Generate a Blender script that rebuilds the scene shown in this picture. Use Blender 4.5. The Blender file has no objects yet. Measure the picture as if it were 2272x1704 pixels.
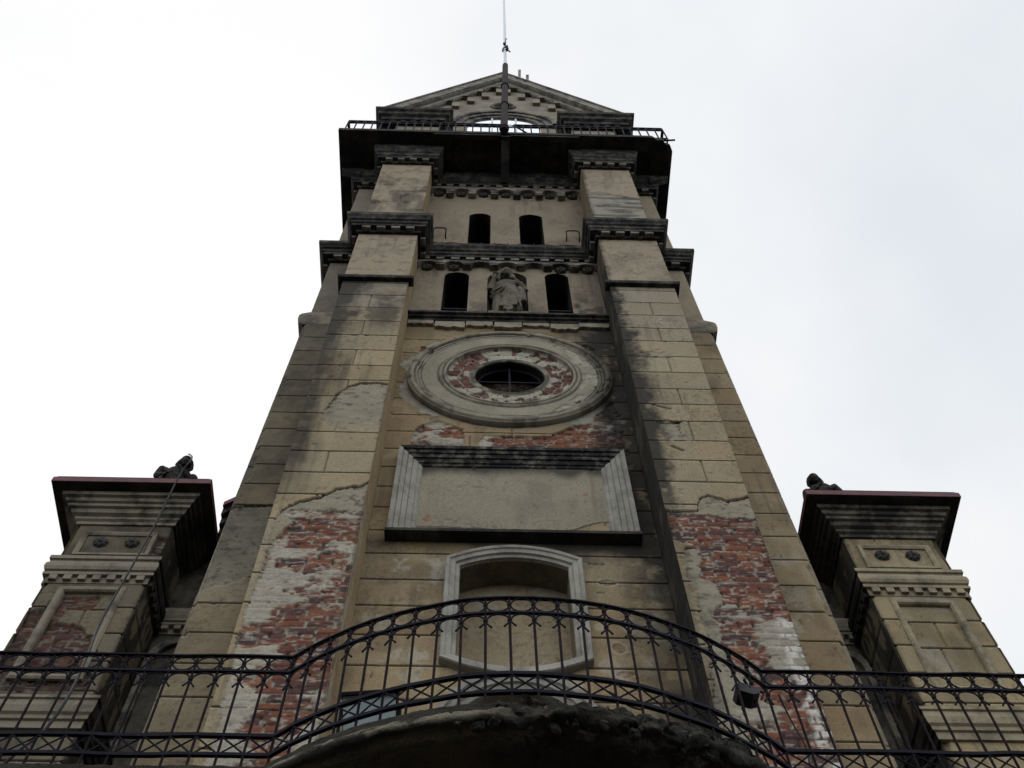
import bpy, bmesh, math, random
import numpy as np
from mathutils import Vector, Matrix

S = bpy.context.scene
COL = S.collection
R = math.radians
random.seed(7)

# ------------------------------------------------------------------ camera
FPX = 2450.0                                  # focal length in pixels of a 2272 px wide picture
_u = np.array([-32.5, -1221.0, FPX]); _u /= np.linalg.norm(_u)      # vertical, in camera axes
_r = np.array([105490.0, 2110.0, FPX]); _r /= np.linalg.norm(_r)    # facade direction
_r -= _u * (_r @ _u); _r /= np.linalg.norm(_r)
_n = np.cross(_u, _r)
AX = np.stack([_r, _n, _u])
cam_d = bpy.data.cameras.new('camera')
cam_d.sensor_width = 36.0
cam_d.lens = FPX / 2272.0 * 36.0
cam_d.clip_start = 0.05
cam_d.clip_end = 3000.0
cam = bpy.data.objects.new('camera', cam_d)
COL.objects.link(cam)
rt, dn, fw = AX[:, 0], AX[:, 1], AX[:, 2]
m4 = Matrix.Identity(4)
for i in range(3):
    m4[i][0] = rt[i]; m4[i][1] = -dn[i]; m4[i][2] = -fw[i]
m4[2][3] = 1.6
cam.matrix_world = m4
S.camera = cam

# ------------------------------------------------------------------ overcast sky and weak sun
SUN_EL, SUN_AZ = R(62.5), R(-34.5)
w = bpy.data.worlds.new('World'); S.world = w
w.use_nodes = True
nt = w.node_tree; nt.nodes.clear()
out = nt.nodes.new('ShaderNodeOutputWorld')
bg = nt.nodes.new('ShaderNodeBackground'); bg.inputs[1].default_value = 0.1
sky = nt.nodes.new('ShaderNodeTexSky'); sky.sky_type = 'NISHITA'; sky.sun_disc = False
sky.sun_elevation = SUN_EL; sky.sun_rotation = SUN_AZ
hsv = nt.nodes.new('ShaderNodeHueSaturation'); hsv.inputs['Saturation'].default_value = 0.25
tc = nt.nodes.new('ShaderNodeTexCoord')
nz = nt.nodes.new('ShaderNodeTexNoise'); nz.inputs['Scale'].default_value = 2.3; nz.inputs['Detail'].default_value = 5.0
nz.inputs['Roughness'].default_value = 0.45
ramp = nt.nodes.new('ShaderNodeValToRGB')
ramp.color_ramp.elements[0].position = 0.33; ramp.color_ramp.elements[0].color = (8.0, 8.45, 8.95, 1)
ramp.color_ramp.elements[1].position = 0.62; ramp.color_ramp.elements[1].color = (10.2, 10.2, 10.25, 1)
mix = nt.nodes.new('ShaderNodeMix'); mix.data_type = 'RGBA'; mix.inputs[0].default_value = 0.93
gv = nt.nodes.new('ShaderNodeVectorMath'); gv.operation = 'DOT_PRODUCT'
gv.inputs[1].default_value = (math.sin(SUN_AZ) * math.cos(SUN_EL), math.cos(SUN_AZ) * math.cos(SUN_EL), math.sin(SUN_EL))
gm = nt.nodes.new('ShaderNodeMapRange'); gm.interpolation_type = 'SMOOTHSTEP'
gm.inputs[1].default_value = 0.78; gm.inputs[2].default_value = 1.0; gm.inputs[3].default_value = -0.13; gm.inputs[4].default_value = 0.16
ga = nt.nodes.new('ShaderNodeMath'); ga.operation = 'ADD'
nt.links.new(tc.outputs['Generated'], gv.inputs[0]); nt.links.new(gv.outputs['Value'], gm.inputs[0])
nt.links.new(nz.outputs['Fac'], ga.inputs[0]); nt.links.new(gm.outputs[0], ga.inputs[1])
nt.links.new(tc.outputs['Generated'], nz.inputs['Vector'])
nt.links.new(ga.outputs[0], ramp.inputs[0])
nt.links.new(sky.outputs[0], hsv.inputs['Color'])
nt.links.new(hsv.outputs[0], mix.inputs[6])
nt.links.new(ramp.outputs[0], mix.inputs[7])
sx = nt.nodes.new('ShaderNodeSeparateXYZ'); nt.links.new(tc.outputs['Generated'], sx.inputs[0])
fm = nt.nodes.new('ShaderNodeMapRange'); fm.interpolation_type = 'SMOOTHSTEP'
fm.inputs[1].default_value = 0.15; fm.inputs[2].default_value = -0.55; fm.inputs[3].default_value = 1.0; fm.inputs[4].default_value = 1.75  # added boost: sky behind the camera brightened to fill the facade
nt.links.new(sx.outputs['Y'], fm.inputs[0])
fv = nt.nodes.new('ShaderNodeVectorMath'); fv.operation = 'SCALE'
nt.links.new(mix.outputs[2], fv.inputs[0]); nt.links.new(fm.outputs[0], fv.inputs['Scale'])
nt.links.new(fv.outputs['Vector'], bg.inputs[0])
nt.links.new(bg.outputs[0], out.inputs[0])

sun_d = bpy.data.lights.new('sun', 'SUN'); sun_d.energy = 0.5; sun_d.angle = R(40); sun_d.color = (1.0, 0.96, 0.9)
sun = bpy.data.objects.new('sun', sun_d); COL.objects.link(sun)
sun.location = (-6, -20, 40)
sdir = Vector((math.sin(SUN_AZ) * math.cos(SUN_EL), math.cos(SUN_AZ) * math.cos(SUN_EL), math.sin(SUN_EL)))
sun.rotation_euler = sdir.to_track_quat('Z', 'Y').to_euler()

S.view_settings.view_transform = 'Standard'
S.view_settings.look = 'None'
S.view_settings.exposure = 0.0
S.view_settings.gamma = 1.0
S.cycles.max_bounces = 6

# ------------------------------------------------------------------ numpy noise
class Noise:
    def __init__(s, seed):
        s.t = np.random.default_rng(seed).random((256, 256))
    def v(s, x, y):
        xi = np.floor(x).astype(int); yi = np.floor(y).astype(int)
        fx = x - xi; fy = y - yi
        fx = fx * fx * (3 - 2 * fx); fy = fy * fy * (3 - 2 * fy)
        a = s.t[xi & 255, yi & 255]; b = s.t[(xi + 1) & 255, yi & 255]
        c = s.t[xi & 255, (yi + 1) & 255]; d = s.t[(xi + 1) & 255, (yi + 1) & 255]
        return (a + (b - a) * fx) * (1 - fy) + (c + (d - c) * fx) * fy
    def f(s, x, y, o=4):
        r = 0; a = 0.5; t = 0
        for k in range(o):
            r = r + a * s.v(x * 2 ** k + 17.3 * k, y * 2 ** k + 9.1 * k); t += a; a *= 0.5
        return r / t
N1, N2, N3, N4, N5 = [Noise(k) for k in (3, 11, 23, 42, 77)]

def sstep(a, b, x):
    t = np.clip((x - a) / (b - a), 0, 1)
    return t * t * (3 - 2 * t)

def inpoly(x, y, poly):
    r = np.zeros(x.shape, bool)
    n = len(poly)
    for i in range(n):
        x1, y1 = poly[i]; x2, y2 = poly[(i + 1) % n]
        if y1 == y2: continue
        c = ((y1 > y) != (y2 > y)) & (x < (x2 - x1) * (y - y1) / (y2 - y1) + x1)
        r ^= c
    return r

# ------------------------------------------------------------------ object helpers
def tag(o, label, cat, group=None, kind=None):
    if label: o['label'] = label
    if cat: o['category'] = cat
    if group: o['group'] = group
    if kind: o['kind'] = kind
    return o

def thing(name, loc, label, cat, group=None):
    o = bpy.data.objects.new(name, None)
    o.empty_display_size = 0.3
    o.location = loc
    COL.objects.link(o)
    return tag(o, label, cat, group)

def world_loc(p):
    v = Vector((0, 0, 0))
    while p is not None:
        v += p.location; p = p.parent
    return v

def adopt(o, parent):
    o.parent = parent
    # meshes are modelled in place; part objects keep a zero location
    o.matrix_parent_inverse = Matrix.Translation(-PLOC.get(parent.name, Vector(parent.location)))
    PLOC[o.name] = Vector((0, 0, 0))
PLOC = {}

def link(name, me, parent=None):
    o = bpy.data.objects.new(name, me)
    COL.objects.link(o)
    if parent is not None: adopt(o, parent)
    return o

class MB:
    def __init__(s): s.v = []; s.f = []; s.m = []
    def add(s, vs, fs, mi=0):
        b = len(s.v); s.v += [tuple(p) for p in vs]
        for f in fs: s.f.append([b + i for i in f]); s.m.append(mi)
    def box(s, x0, x1, y0, y1, z0, z1, mi=0):
        s.add([(x0, y0, z0), (x1, y0, z0), (x1, y1, z0), (x0, y1, z0), (x0, y0, z1), (x1, y0, z1), (x1, y1, z1), (x0, y1, z1)],
              [(0, 3, 2, 1), (4, 5, 6, 7), (0, 1, 5, 4), (1, 2, 6, 5), (2, 3, 7, 6), (3, 0, 4, 7)], mi)
    def xz(s, poly, y0, y1, mi=0):            # polygon in XZ extruded along Y
        n = len(poly)
        vs = [(x, y0, z) for x, z in poly] + [(x, y1, z) for x, z in poly]
        fs = [tuple(range(n)), tuple(range(2 * n - 1, n - 1, -1))]
        fs += [(i, n + i, n + (i + 1) % n, (i + 1) % n) for i in range(n)]
        s.add(vs, fs, mi)
    def xy(s, poly, z0, z1, mi=0):
        n = len(poly)
        vs = [(x, y, z0) for x, y in poly] + [(x, y, z1) for x, y in poly]
        fs = [tuple(range(n - 1, -1, -1)), tuple(range(n, 2 * n))]
        fs += [(i, (i + 1) % n, n + (i + 1) % n, n + i) for i in range(n)]
        s.add(vs, fs, mi)
    def tube(s, pts, r, n=8, mi=0, caps=True, closed=False):
        pts = [Vector(p) for p in pts]; k = len(pts)
        rs = r if isinstance(r, (list, tuple)) else [r] * k
        vs = []; ref = None
        for i, p in enumerate(pts):
            if closed: t = pts[(i + 1) % k] - pts[i - 1]
            else: t = pts[min(i + 1, k - 1)] - pts[max(i - 1, 0)]
            t.normalize()
            if ref is None:
                ref = t.orthogonal().normalized()
            a = (ref - t * ref.dot(t))
            if a.length < 1e-6: a = t.orthogonal()
            a.normalize(); ref = a
            b = t.cross(a)
            for j in range(n):
                q = 2 * math.pi * j / n
                vs.append(p + (a * math.cos(q) + b * math.sin(q)) * rs[i])
        fs = []
        for i in range(k if closed else k - 1):
            i2 = (i + 1) % k
            for j in range(n):
                fs.append((i * n + j, i * n + (j + 1) % n, i2 * n + (j + 1) % n, i2 * n + j))
        if caps and not closed:
            fs.append(tuple(range(n - 1, -1, -1))); fs.append(tuple((k - 1) * n + j for j in range(n)))
        s.add(vs, fs, mi)
    def ball(s, c, rx, ry=None, rz=None, nu=10, nv=6, mi=0, rot=None):
        ry = ry or rx; rz = rz or rx
        c = Vector(c); vs = []; fs = []
        for i in range(nv + 1):
            th = math.pi * i / nv
            for j in range(nu):
                ph = 2 * math.pi * j / nu
                p = Vector((rx * math.sin(th) * math.cos(ph), ry * math.sin(th) * math.sin(ph), rz * math.cos(th)))
                if rot is not None: p = rot @ p
                vs.append(c + p)
        for i in range(nv):
            for j in range(nu):
                fs.append((i * nu + j, (i + 1) * nu + j, (i + 1) * nu + (j + 1) % nu, i * nu + (j + 1) % nu))
        s.add(vs, fs, mi)
    def sweep(s, prof, path, closed=False, mi=0):
        """moulding: profile [(out, z)] carried along a plan path [(x, y)], outside on the left of travel"""
        k = len(path); n = len(prof)
        P = [Vector(p) for p in path]
        segs = [(P[(i + 1) % k] - P[i]).normalized() for i in range(k if closed else k - 1)]
        nor = [Vector((d.y, -d.x)) for d in segs]
        vs = []
        for i in range(k):
            if closed: a, b = nor[i - 1], nor[i]
            else: a, b = nor[max(i - 1, 0)], nor[min(i, k - 2)]
            m = (a + b); m = m / max(m.length_squared, 1e-6) * 2.0
            m = m * 0.5 * 1.0 if False else m
            m = m * (1.0)
            mm = (a + b).normalized(); mm = mm / max(mm.dot(a), 0.2)
            for o, z in prof:
                q = P[i] + mm * o
                vs.append((q.x, q.y, z))
        fs = []
        for i in range(k if closed else k - 1):
            i2 = (i + 1) % k
            for j in range(n - 1):
                fs.append((i * n + j, i2 * n + j, i2 * n + j + 1, i * n + j + 1))
        s.add(vs, fs, mi)
    def frame(s, path, prof, y, closed=True, mi=0):
        """picture-frame moulding on a wall at depth y: path [(x, z)] clockwise seen from the front; prof [(outward, projection)]"""
        k = len(path); n = len(prof)
        P = [Vector(p) for p in path]
        segs = [(P[(i + 1) % k] - P[i]).normalized() for i in range(k if closed else k - 1)]
        nor = [Vector((-d.y, d.x)) for d in segs]
        vs = []
        for i in range(k):
            if closed: a, b = nor[i - 1], nor[i]
            else: a, b = nor[max(i - 1, 0)], nor[min(i, k - 2)]
            mm = (a + b).normalized(); mm = mm / max(mm.dot(a), 0.3)
            for o, p in prof:
                q = P[i] + mm * o
                vs.append((q.x, y - p, q.y))
        fs = []
        for i in range(k if closed else k - 1):
            i2 = (i + 1) % k
            for j in range(n - 1):
                fs.append((i * n + j, i2 * n + j, i2 * n + j + 1, i * n + j + 1))
        s.add(vs, fs, mi)
    def build(s, name, mats, parent=None, smooth=False, fixn=True):
        me = bpy.data.meshes.new(name)
        me.from_pydata(s.v, [], s.f)
        if not isinstance(mats, (list, tuple)): mats = [mats]
        for m in mats: me.materials.append(m)
        if len(mats) > 1: me.polygons.foreach_set('material_index', s.m)
        if fixn:
            bm = bmesh.new(); bm.from_mesh(me)
            bmesh.ops.recalc_face_normals(bm, faces=bm.faces)
            bm.to_mesh(me); bm.free()
        if smooth: me.polygons.foreach_set('use_smooth', [True] * len(me.polygons))
        me.update()
        return link(name, me, parent)

# ------------------------------------------------------------------ materials
def newmat(name):
    m = bpy.data.materials.new(name); m.use_nodes = True
    nt = m.node_tree; nt.nodes.clear()
    o = nt.nodes.new('ShaderNodeOutputMaterial'); p = nt.nodes.new('ShaderNodeBsdfPrincipled')
    nt.links.new(p.outputs[0], o.inputs[0])
    return m, nt, p

def noise_node(nt, scale, detail=4, rough=0.6, stretch=None):
    t = nt.nodes.new('ShaderNodeTexCoord')
    n = nt.nodes.new('ShaderNodeTexNoise')
    n.inputs['Scale'].default_value = scale; n.inputs['Detail'].default_value = detail; n.inputs['Roughness'].default_value = rough
    if stretch:
        mp = nt.nodes.new('ShaderNodeMapping'); mp.inputs['Scale'].default_value = stretch
        nt.links.new(t.outputs['Object'], mp.inputs[0]); nt.links.new(mp.outputs[0], n.inputs['Vector'])
    else:
        nt.links.new(t.outputs['Object'], n.inputs['Vector'])
    return n

def ramp_node(nt, stops):
    r = nt.nodes.new('ShaderNodeValToRGB')
    e = r.color_ramp.elements
    while len(e) < len(stops): e.new(0.5)
    for k, (pos, c) in enumerate(stops):
        e[k].position = pos; e[k].color = (c[0], c[1], c[2], 1)
    return r

def add_bump(nt, p, scale, strength, dist=0.01):
    n = noise_node(nt, scale, 5, 0.65)
    b = nt.nodes.new('ShaderNodeBump'); b.inputs['Strength'].default_value = strength; b.inputs['Distance'].default_value = dist
    nt.links.new(n.outputs['Fac'], b.inputs['Height']); nt.links.new(b.outputs[0], p.inputs['Normal'])

def skin_mat():
    """weathered wall: the large pattern (courses, bricks, stains) is stored on the mesh, fine grain is noise"""
    m, nt, p = newmat('weathered_wall')
    at = nt.nodes.new('ShaderNodeAttribute'); at.attribute_name = 'tint'
    n = noise_node(nt, 55, 5, 0.7); r = ramp_node(nt, [(0.25, (0.64, 0.63, 0.62)), (0.75, (1.28, 1.28, 1.28))])
    nt.links.new(n.outputs['Fac'], r.inputs[0])
    mx = nt.nodes.new('ShaderNodeMix'); mx.data_type = 'RGBA'; mx.blend_type = 'MULTIPLY'; mx.inputs[0].default_value = 1
    nt.links.new(at.outputs['Color'], mx.inputs[6]); nt.links.new(r.outputs[0], mx.inputs[7])
    nt.links.new(mx.outputs[2], p.inputs['Base Color'])
    p.inputs['Roughness'].default_value = 0.95; p.inputs['Specular IOR Level'].default_value = 0.15
    add_bump(nt, p, 140, 0.35, 0.004)
    return m

def trim_mat(name, a, b, scale=2.2, lo=0.42, hi=0.62, rough=0.9, bump=0.3, stretch=None, fine=0.25):
    """two weathering tones in ragged patches plus fine grain"""
    m, nt, p = newmat(name)
    n = noise_node(nt, scale, 8, 0.72, stretch); r = ramp_node(nt, [(lo, a), (hi, b)])
    nt.links.new(n.outputs['Fac'], r.inputs[0])
    n2 = noise_node(nt, 60, 4, 0.7); r2 = ramp_node(nt, [(0.25, (1 - fine,) * 3), (0.75, (1 + fine,) * 3)])
    nt.links.new(n2.outputs['Fac'], r2.inputs[0])
    mx = nt.nodes.new('ShaderNodeMix'); mx.data_type = 'RGBA'; mx.blend_type = 'MULTIPLY'; mx.inputs[0].default_value = 1
    nt.links.new(r.outputs[0], mx.inputs[6]); nt.links.new(r2.outputs[0], mx.inputs[7])
    nt.links.new(mx.outputs[2], p.inputs['Base Color'])
    p.inputs['Roughness'].default_value = rough; p.inputs['Specular IOR Level'].default_value = 0.2
    add_bump(nt, p, 45, bump, 0.008)
    return m

SKIN = skin_mat()
M_ROUGH = skin_mat(); M_ROUGH.name = 'rotten_edge'
for q in M_ROUGH.node_tree.nodes:
    if q.type == 'BUMP': q.inputs['Strength'].default_value = 0.9; q.inputs['Distance'].default_value = 0.03
    if q.type == 'TEX_NOISE' and q.inputs['Scale'].default_value > 100: q.inputs['Scale'].default_value = 38
M_TRIM = trim_mat('stucco_trim', (0.045, 0.044, 0.042), (0.24, 0.215, 0.17), 2.4, 0.44, 0.60)
M_TRIMD = trim_mat('sooty_stucco', (0.016, 0.016, 0.016), (0.14, 0.128, 0.105), 4.5, 0.46, 0.76)
M_FRAME = trim_mat('pale_moulding', (0.15, 0.142, 0.122), (0.28, 0.268, 0.235), 4.0, 0.34, 0.58, stretch=(1, 1, 0.7))
M_DENT = trim_mat('dentil_stucco', (0.06, 0.057, 0.05), (0.19, 0.175, 0.145), 5.0, 0.38, 0.60)  # paler than the cornice: light caught by the dentils painted in
M_SOFFIT = trim_mat('sooty_shaded_soffit', (0.016, 0.015, 0.015), (0.085, 0.075, 0.06), 2.4, 0.45, 0.75)  # near-black undersides: soot plus shade put into the colour
M_STONE = trim_mat('old_plaster', (0.16, 0.145, 0.115), (0.27, 0.235, 0.175), 3.0, 0.38, 0.6)
M_STATUE = trim_mat('weathered_stone', (0.045, 0.041, 0.032), (0.155, 0.138, 0.10), 5.0, 0.35, 0.62)
M_STATUED = trim_mat('blackened_stone', (0.012, 0.012, 0.012), (0.075, 0.068, 0.056), 7.0, 0.45, 0.72)
M_DARK = trim_mat('dark_interior', (0.003, 0.003, 0.004), (0.007, 0.007, 0.008), 2.0)  # near-black colour stands in for unlit interiors
M_REVEAL = trim_mat('shaded_reveal', (0.006, 0.006, 0.007), (0.05, 0.046, 0.038), 3.0, 0.45, 0.75)  # window reveals coloured near-black for the shade inside
M_IRON = trim_mat('black_iron', (0.006, 0.006, 0.010), (0.014, 0.014, 0.021), 9.0, 0.4, 0.7, rough=0.6, bump=0.15)
M_RUST = trim_mat('rusty_iron', (0.008, 0.007, 0.010), (0.032, 0.016, 0.012), 7.0, 0.46, 0.70, rough=0.75, bump=0.2)
for q in (M_IRON, M_RUST):
    for nd in q.node_tree.nodes:
        if nd.type == 'BSDF_PRINCIPLED': nd.inputs['Specular IOR Level'].default_value = 0.06
M_RED = trim_mat('red_sheet_metal', (0.050, 0.015, 0.020), (0.115, 0.034, 0.040), 5.0, 0.36, 0.62, rough=0.5, bump=0.05)
M_MAST = trim_mat('dark_wood', (0.018, 0.015, 0.016), (0.05, 0.034, 0.028), 6.0, 0.4, 0.65, stretch=(6, 6, 0.6))
M_POLE = trim_mat('pale_painted_metal', (0.55, 0.60, 0.65), (0.60, 0.65, 0.70), 5.0, rough=0.4, bump=0.0, fine=0.02)
M_BLACK = trim_mat('black_plastic', (0.006, 0.006, 0.008), (0.014, 0.014, 0.017), 8.0, rough=0.6, bump=0.05)
M_GROUND = trim_mat('asphalt_ground', (0.035, 0.034, 0.033), (0.06, 0.058, 0.055), 1.5)
M_ROOF = trim_mat('red_roof', (0.10, 0.035, 0.03), (0.16, 0.055, 0.045), 3.0)
m, _nt, _p = newmat('pale_lamp_glass')
_n = noise_node(_nt, 5, 3); _r = ramp_node(_nt, [(0.3, (0.36, 0.43, 0.43)), (0.7, (0.52, 0.60, 0.60))])
_nt.links.new(_n.outputs['Fac'], _r.inputs[0]); _nt.links.new(_r.outputs[0], _p.inputs['Base Color'])
_p.inputs['Roughness'].default_value = 0.15
M_GLASS = m

m, _nt, _p = newmat('sky_reflecting_glass')
_n = noise_node(_nt, 3, 3); _r = ramp_node(_nt, [(0.3, (0.80, 0.84, 0.90)), (0.7, (0.90, 0.93, 0.96))])
_nt.links.new(_n.outputs['Fac'], _r.inputs[0]); _nt.links.new(_r.outputs[0], _p.inputs['Base Color'])
_p.inputs['Metallic'].default_value = 0.92; _p.inputs['Roughness'].default_value = 0.08
M_SHINE = m

# ------------------------------------------------------------------ height-field walls
TAN = np.array([0.280, 0.238, 0.160]); OCHRE = np.array([0.235, 0.182, 0.114])
GREYT = np.array([0.245, 0.225, 0.183]); GREY = np.array([0.25, 0.235, 0.185])
MORT = np.array([0.36, 0.34, 0.275]); SOOT_SHADE = np.array([0.018, 0.018, 0.017]); WHITE = np.array([0.52, 0.50, 0.45])
COURSE = 0.087

def blend(c, d, t):
    t = np.clip(t, 0, 1)[..., None]
    return c * (1 - t) + d * t

def bricks(a, z, seed=0):
    """returns height and colour of bare brickwork"""
    z = z + 0.006 * (N3.f(a * 2.2 + seed, z * 1.1) - 0.5) * 2
    k = np.floor(z / COURSE).astype(int); fz = z / COURSE - k
    L = np.where(k % 3 == 0, 0.135, 0.262)
    off = (k % 2) * 0.148 + 0.07 * N5.t[k & 255, (k * 7) & 255]
    j = np.floor((a + off) / L).astype(int); fx = (a + off) / L - j
    rnd = N1.t[(k * 13 + j * 57 + seed) & 255, (j * 31 + k * 5) & 255]
    rnd2 = N2.t[(k * 29 + j * 11 + seed) & 255, (j * 17 + k * 3) & 255]
    rag = 0.13 * (N4.f(a * 34, z * 40, 3) - 0.5) + 0.10 * (N2.f(a * 6, z * 9, 3) - 0.5)
    joint = np.maximum(1 - sstep(0.05, 0.14, fz + rag), 1 - sstep(0.006, 0.018, np.minimum(fx, 1 - fx) * L + rag * 0.12))
    red = np.array([0.132, 0.052, 0.037]); org = np.array([0.182, 0.075, 0.043]); pur = np.array([0.072, 0.042, 0.040])
    c = blend(np.broadcast_to(red, a.shape + (3,)), org, (rnd - 0.5) * 2.2)
    c = blend(c, pur, (0.38 - rnd) * 3)
    c = c * (0.75 + 0.5 * N4.f(a * 22, z * 30, 3))[..., None]
    c = blend(c, MORT * 0.95, sstep(0.58, 0.72, N2.f(a * 12 + seed, z * 40, 4)) * 0.7)      # lime smears left on the faces
    cj = blend(np.broadcast_to(np.array([0.045, 0.040, 0.033]), c.shape), MORT * 0.85, sstep(0.40, 0.56, N1.f(a * 7 + 3, z * 15, 4)))
    c = blend(c, cj, joint * (0.55 + 0.45 * sstep(0.35, 0.5, N3.f(a * 9, z * 14, 3))))
    h = -0.028 + (rnd2 - 0.5) * 0.016 - 0.016 * joint + 0.009 * (N4.f(a * 30, z * 30, 3) - 0.5)
    return h, c

def wall_fn(base, joints, vj=None, brick=(), patch=(), wash=None, dirt=None, white=None, seed=0, joint_rng=None, mott=None, jdepth=0.028, extra=None):
    J = sorted(joints)
    def fn(a, z):
        wx = (N1.f(a * 5 + seed, z * 5, 4) - 0.5) * 0.12 + (N2.f(a * 26, z * 26 + seed, 2) - 0.5) * 0.03
        wz = (N2.f(a * 5 + seed, z * 5, 4) - 0.5) * 0.14 + (N1.f(a * 26 + seed, z * 26, 2) - 0.5) * 0.03
        c = base(a, z)
        # each course has a tone of its own
        ci = np.searchsorted(np.array(J), z) if J else np.zeros(z.shape, int)
        side_ = (a > (vj[0][0] if vj else 1e9)) * (ci % 2)
        c = c * (0.90 + 0.17 * N5.t[(ci * 37 + seed + 101 * side_) & 255, 5])[..., None]
        c = blend(c, c * np.array([1.05, 0.97, 0.86]), N2.t[(ci * 53 + seed + 77 * side_) & 255, 9] * 0.9)
        gr = sstep(0.50, 0.75, N1.f(a * 30, z * 30, 3)) * sstep(0.42, 0.62, N3.f(a * 1.6 + seed, z * 1.2 + 4, 4))
        c = blend(c, SOOT_SHADE + 0.03, gr * 0.35)
        run = sstep(0.55, 0.75, N2.f(a * 14 + seed, z * 0.55, 4)) * sstep(0.45, 0.6, N4.f(a * 1.3, z * 0.7 + seed, 3))
        c = blend(c, SOOT_SHADE + 0.035, run * 0.30)
        blot = N3.f(a * 1.7 + seed, z * 1.9, 5)
        c = c * (0.90 + 0.20 * blot)[..., None]
        c = blend(c, c * np.array([0.70, 0.70, 0.72]), sstep(0.54, 0.74, N4.f(a * 3.2 + seed, z * 2.1, 5)) * 0.55)
        h = 0.004 * (N4.f(a * 8 + seed, z * 8, 4) - 0.5) + 0.012 * (N3.f(a * 1.1, z * 0.9, 2) - 0.5)
        # scored joints
        jm = np.zeros(a.shape)
        for q in J:
            d = np.abs(z - q)
            s_ = 0.88 + 0.12 * sstep(0.25, 0.5, N1.v(a * 4 + q * 5, a * 0 + 3.3))
            jm = np.maximum(jm, s_ * (1 - sstep(0.0106, 0.0144, d)))
            lit_lip = (1 - sstep(0.0, 0.016, np.abs(z - q + 0.0145))) * (d > 0.0125)
            c = blend(c, MORT * 1.05, lit_lip * 0.45 * sstep(0.4, 0.6, N3.v(a * 6, a * 0 + q)))  # pale line below each joint paints the light its edge catches
        if vj:
            for x0, za, zb in vj:
                d = np.abs(a - x0 - 0.01 * (N5.v(z * 3, z * 0 + x0) - 0.5))
                jm = np.maximum(jm, 0.6 * (1 - sstep(0.003, 0.013, d)) * (z > za) * (z < zb))
        h = h - jdepth * jm
        c = blend(c, np.array([0.012, 0.011, 0.010]), jm * 0.95)
        # small chips and pock marks
        ch = sstep(0.80, 0.83, N2.f(a * 7 + 3 * seed, z * 7, 3))
        h = h - 0.009 * ch; c = blend(c, GREY * 0.9, ch * 0.6)
        pk = sstep(0.90, 0.95, N1.v(a * 30 + seed, z * 30)) * sstep(0.5, 0.7, N3.v(a * 2, z * 2 + seed))
        h = h - 0.006 * pk; c = blend(c, SOOT_SHADE, pk * 0.55)
        # hairline cracks
        ck = np.abs(N3.f(a * 2.6 + 9 * seed, z * 2.2, 4) - 0.5)
        ck = (1 - sstep(0.001, 0.004, ck)) * sstep(0.60, 0.68, N5.f(a * 1.2 + seed, z * 1.2, 2))
        h = h - 0.006 * ck; c = blend(c, SOOT_SHADE, ck * 0.6)
        # places where the finish coat fell: grey backing render
        for pol, soft in patch:
            m = inpoly(a + wx, z + wz, pol).astype(float)
            if soft is not None:
                m = m * sstep(soft[0], soft[1], z + wz)
            hp = -0.016 + 0.010 * (N4.f(a * 9, z * 16, 4) - 0.5)
            cp = (GREY * 0.6 + TAN * 0.36) * (0.74 + 0.42 * N2.f(a * 5, z * 12, 5))[..., None]
            cp = blend(cp, SOOT_SHADE, sstep(0.62, 0.72, N1.f(a * 14, z * 22, 3)) * 0.5)
            h = h * (1 - m) + hp * m; c = blend(c, cp, m)
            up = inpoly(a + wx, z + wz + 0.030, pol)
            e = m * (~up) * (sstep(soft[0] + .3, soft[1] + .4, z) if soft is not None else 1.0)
            h = h - 0.018 * e; c = blend(c, SOOT_SHADE, e * 0.85)  # shadow under the broken plaster edge painted as a dark line
        # bare brick
        for pol in brick:
            m = inpoly(a + wx, z + wz, pol).astype(float)
            hb, cb = bricks(a, z, seed)
            if wash is not None:
                wv = wash(a, z)
                kk = np.floor(z / COURSE).astype(int)
                nzv = N2.f(a * 1.8 + seed, z * 3.6, 5) + 0.20 * (N1.f(a * 14, z * 22, 3) - 0.5) + 0.15 * (N5.v(a * 2.6 + kk * 3.7, kk * 5.3) - 0.5)
                wm = sstep(0.46, 0.54, nzv + wv - 0.5)
                cw = MORT * (0.70 + 0.5 * N3.f(a * 8, z * 16, 4))[..., None]
                fz = z / COURSE - np.floor(z / COURSE)
                cw = blend(cw, SOOT_SHADE + 0.05, (1 - sstep(0.03, 0.13, fz)) * 0.45 * sstep(0.4, 0.6, N4.f(a * 5, z * 5, 2)))
                hw = hb * 0.45 - 0.004 + 0.012 * (N4.f(a * 12, z * 24, 3) - 0.5)
                hb = hb * (1 - wm) + hw * wm; cb = blend(cb, cw * (0.86 if seed == 5 else 1.0), wm * (0.72 + 0.26 * N3.f(a * 5, z * 9, 3)))
            if white is not None:
                wt = white(a, z); cb = blend(cb, WHITE, wt)
            edge = m
            h = h * (1 - m) + hb * m; c = blend(c, cb, edge)
        if extra is not None:
            h, c = extra(a, z, h, c)
        if dirt is not None:
            c = blend(c, SOOT_SHADE * (0.8 + 0.6 * N1.f(a * 12, z * 12, 2))[..., None], dirt(a, z))
        c = c * (0.93 + 0.16 * (N4.f(a * 60, z * 60, 2)))[..., None]
        return h, c
    return fn

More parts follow.
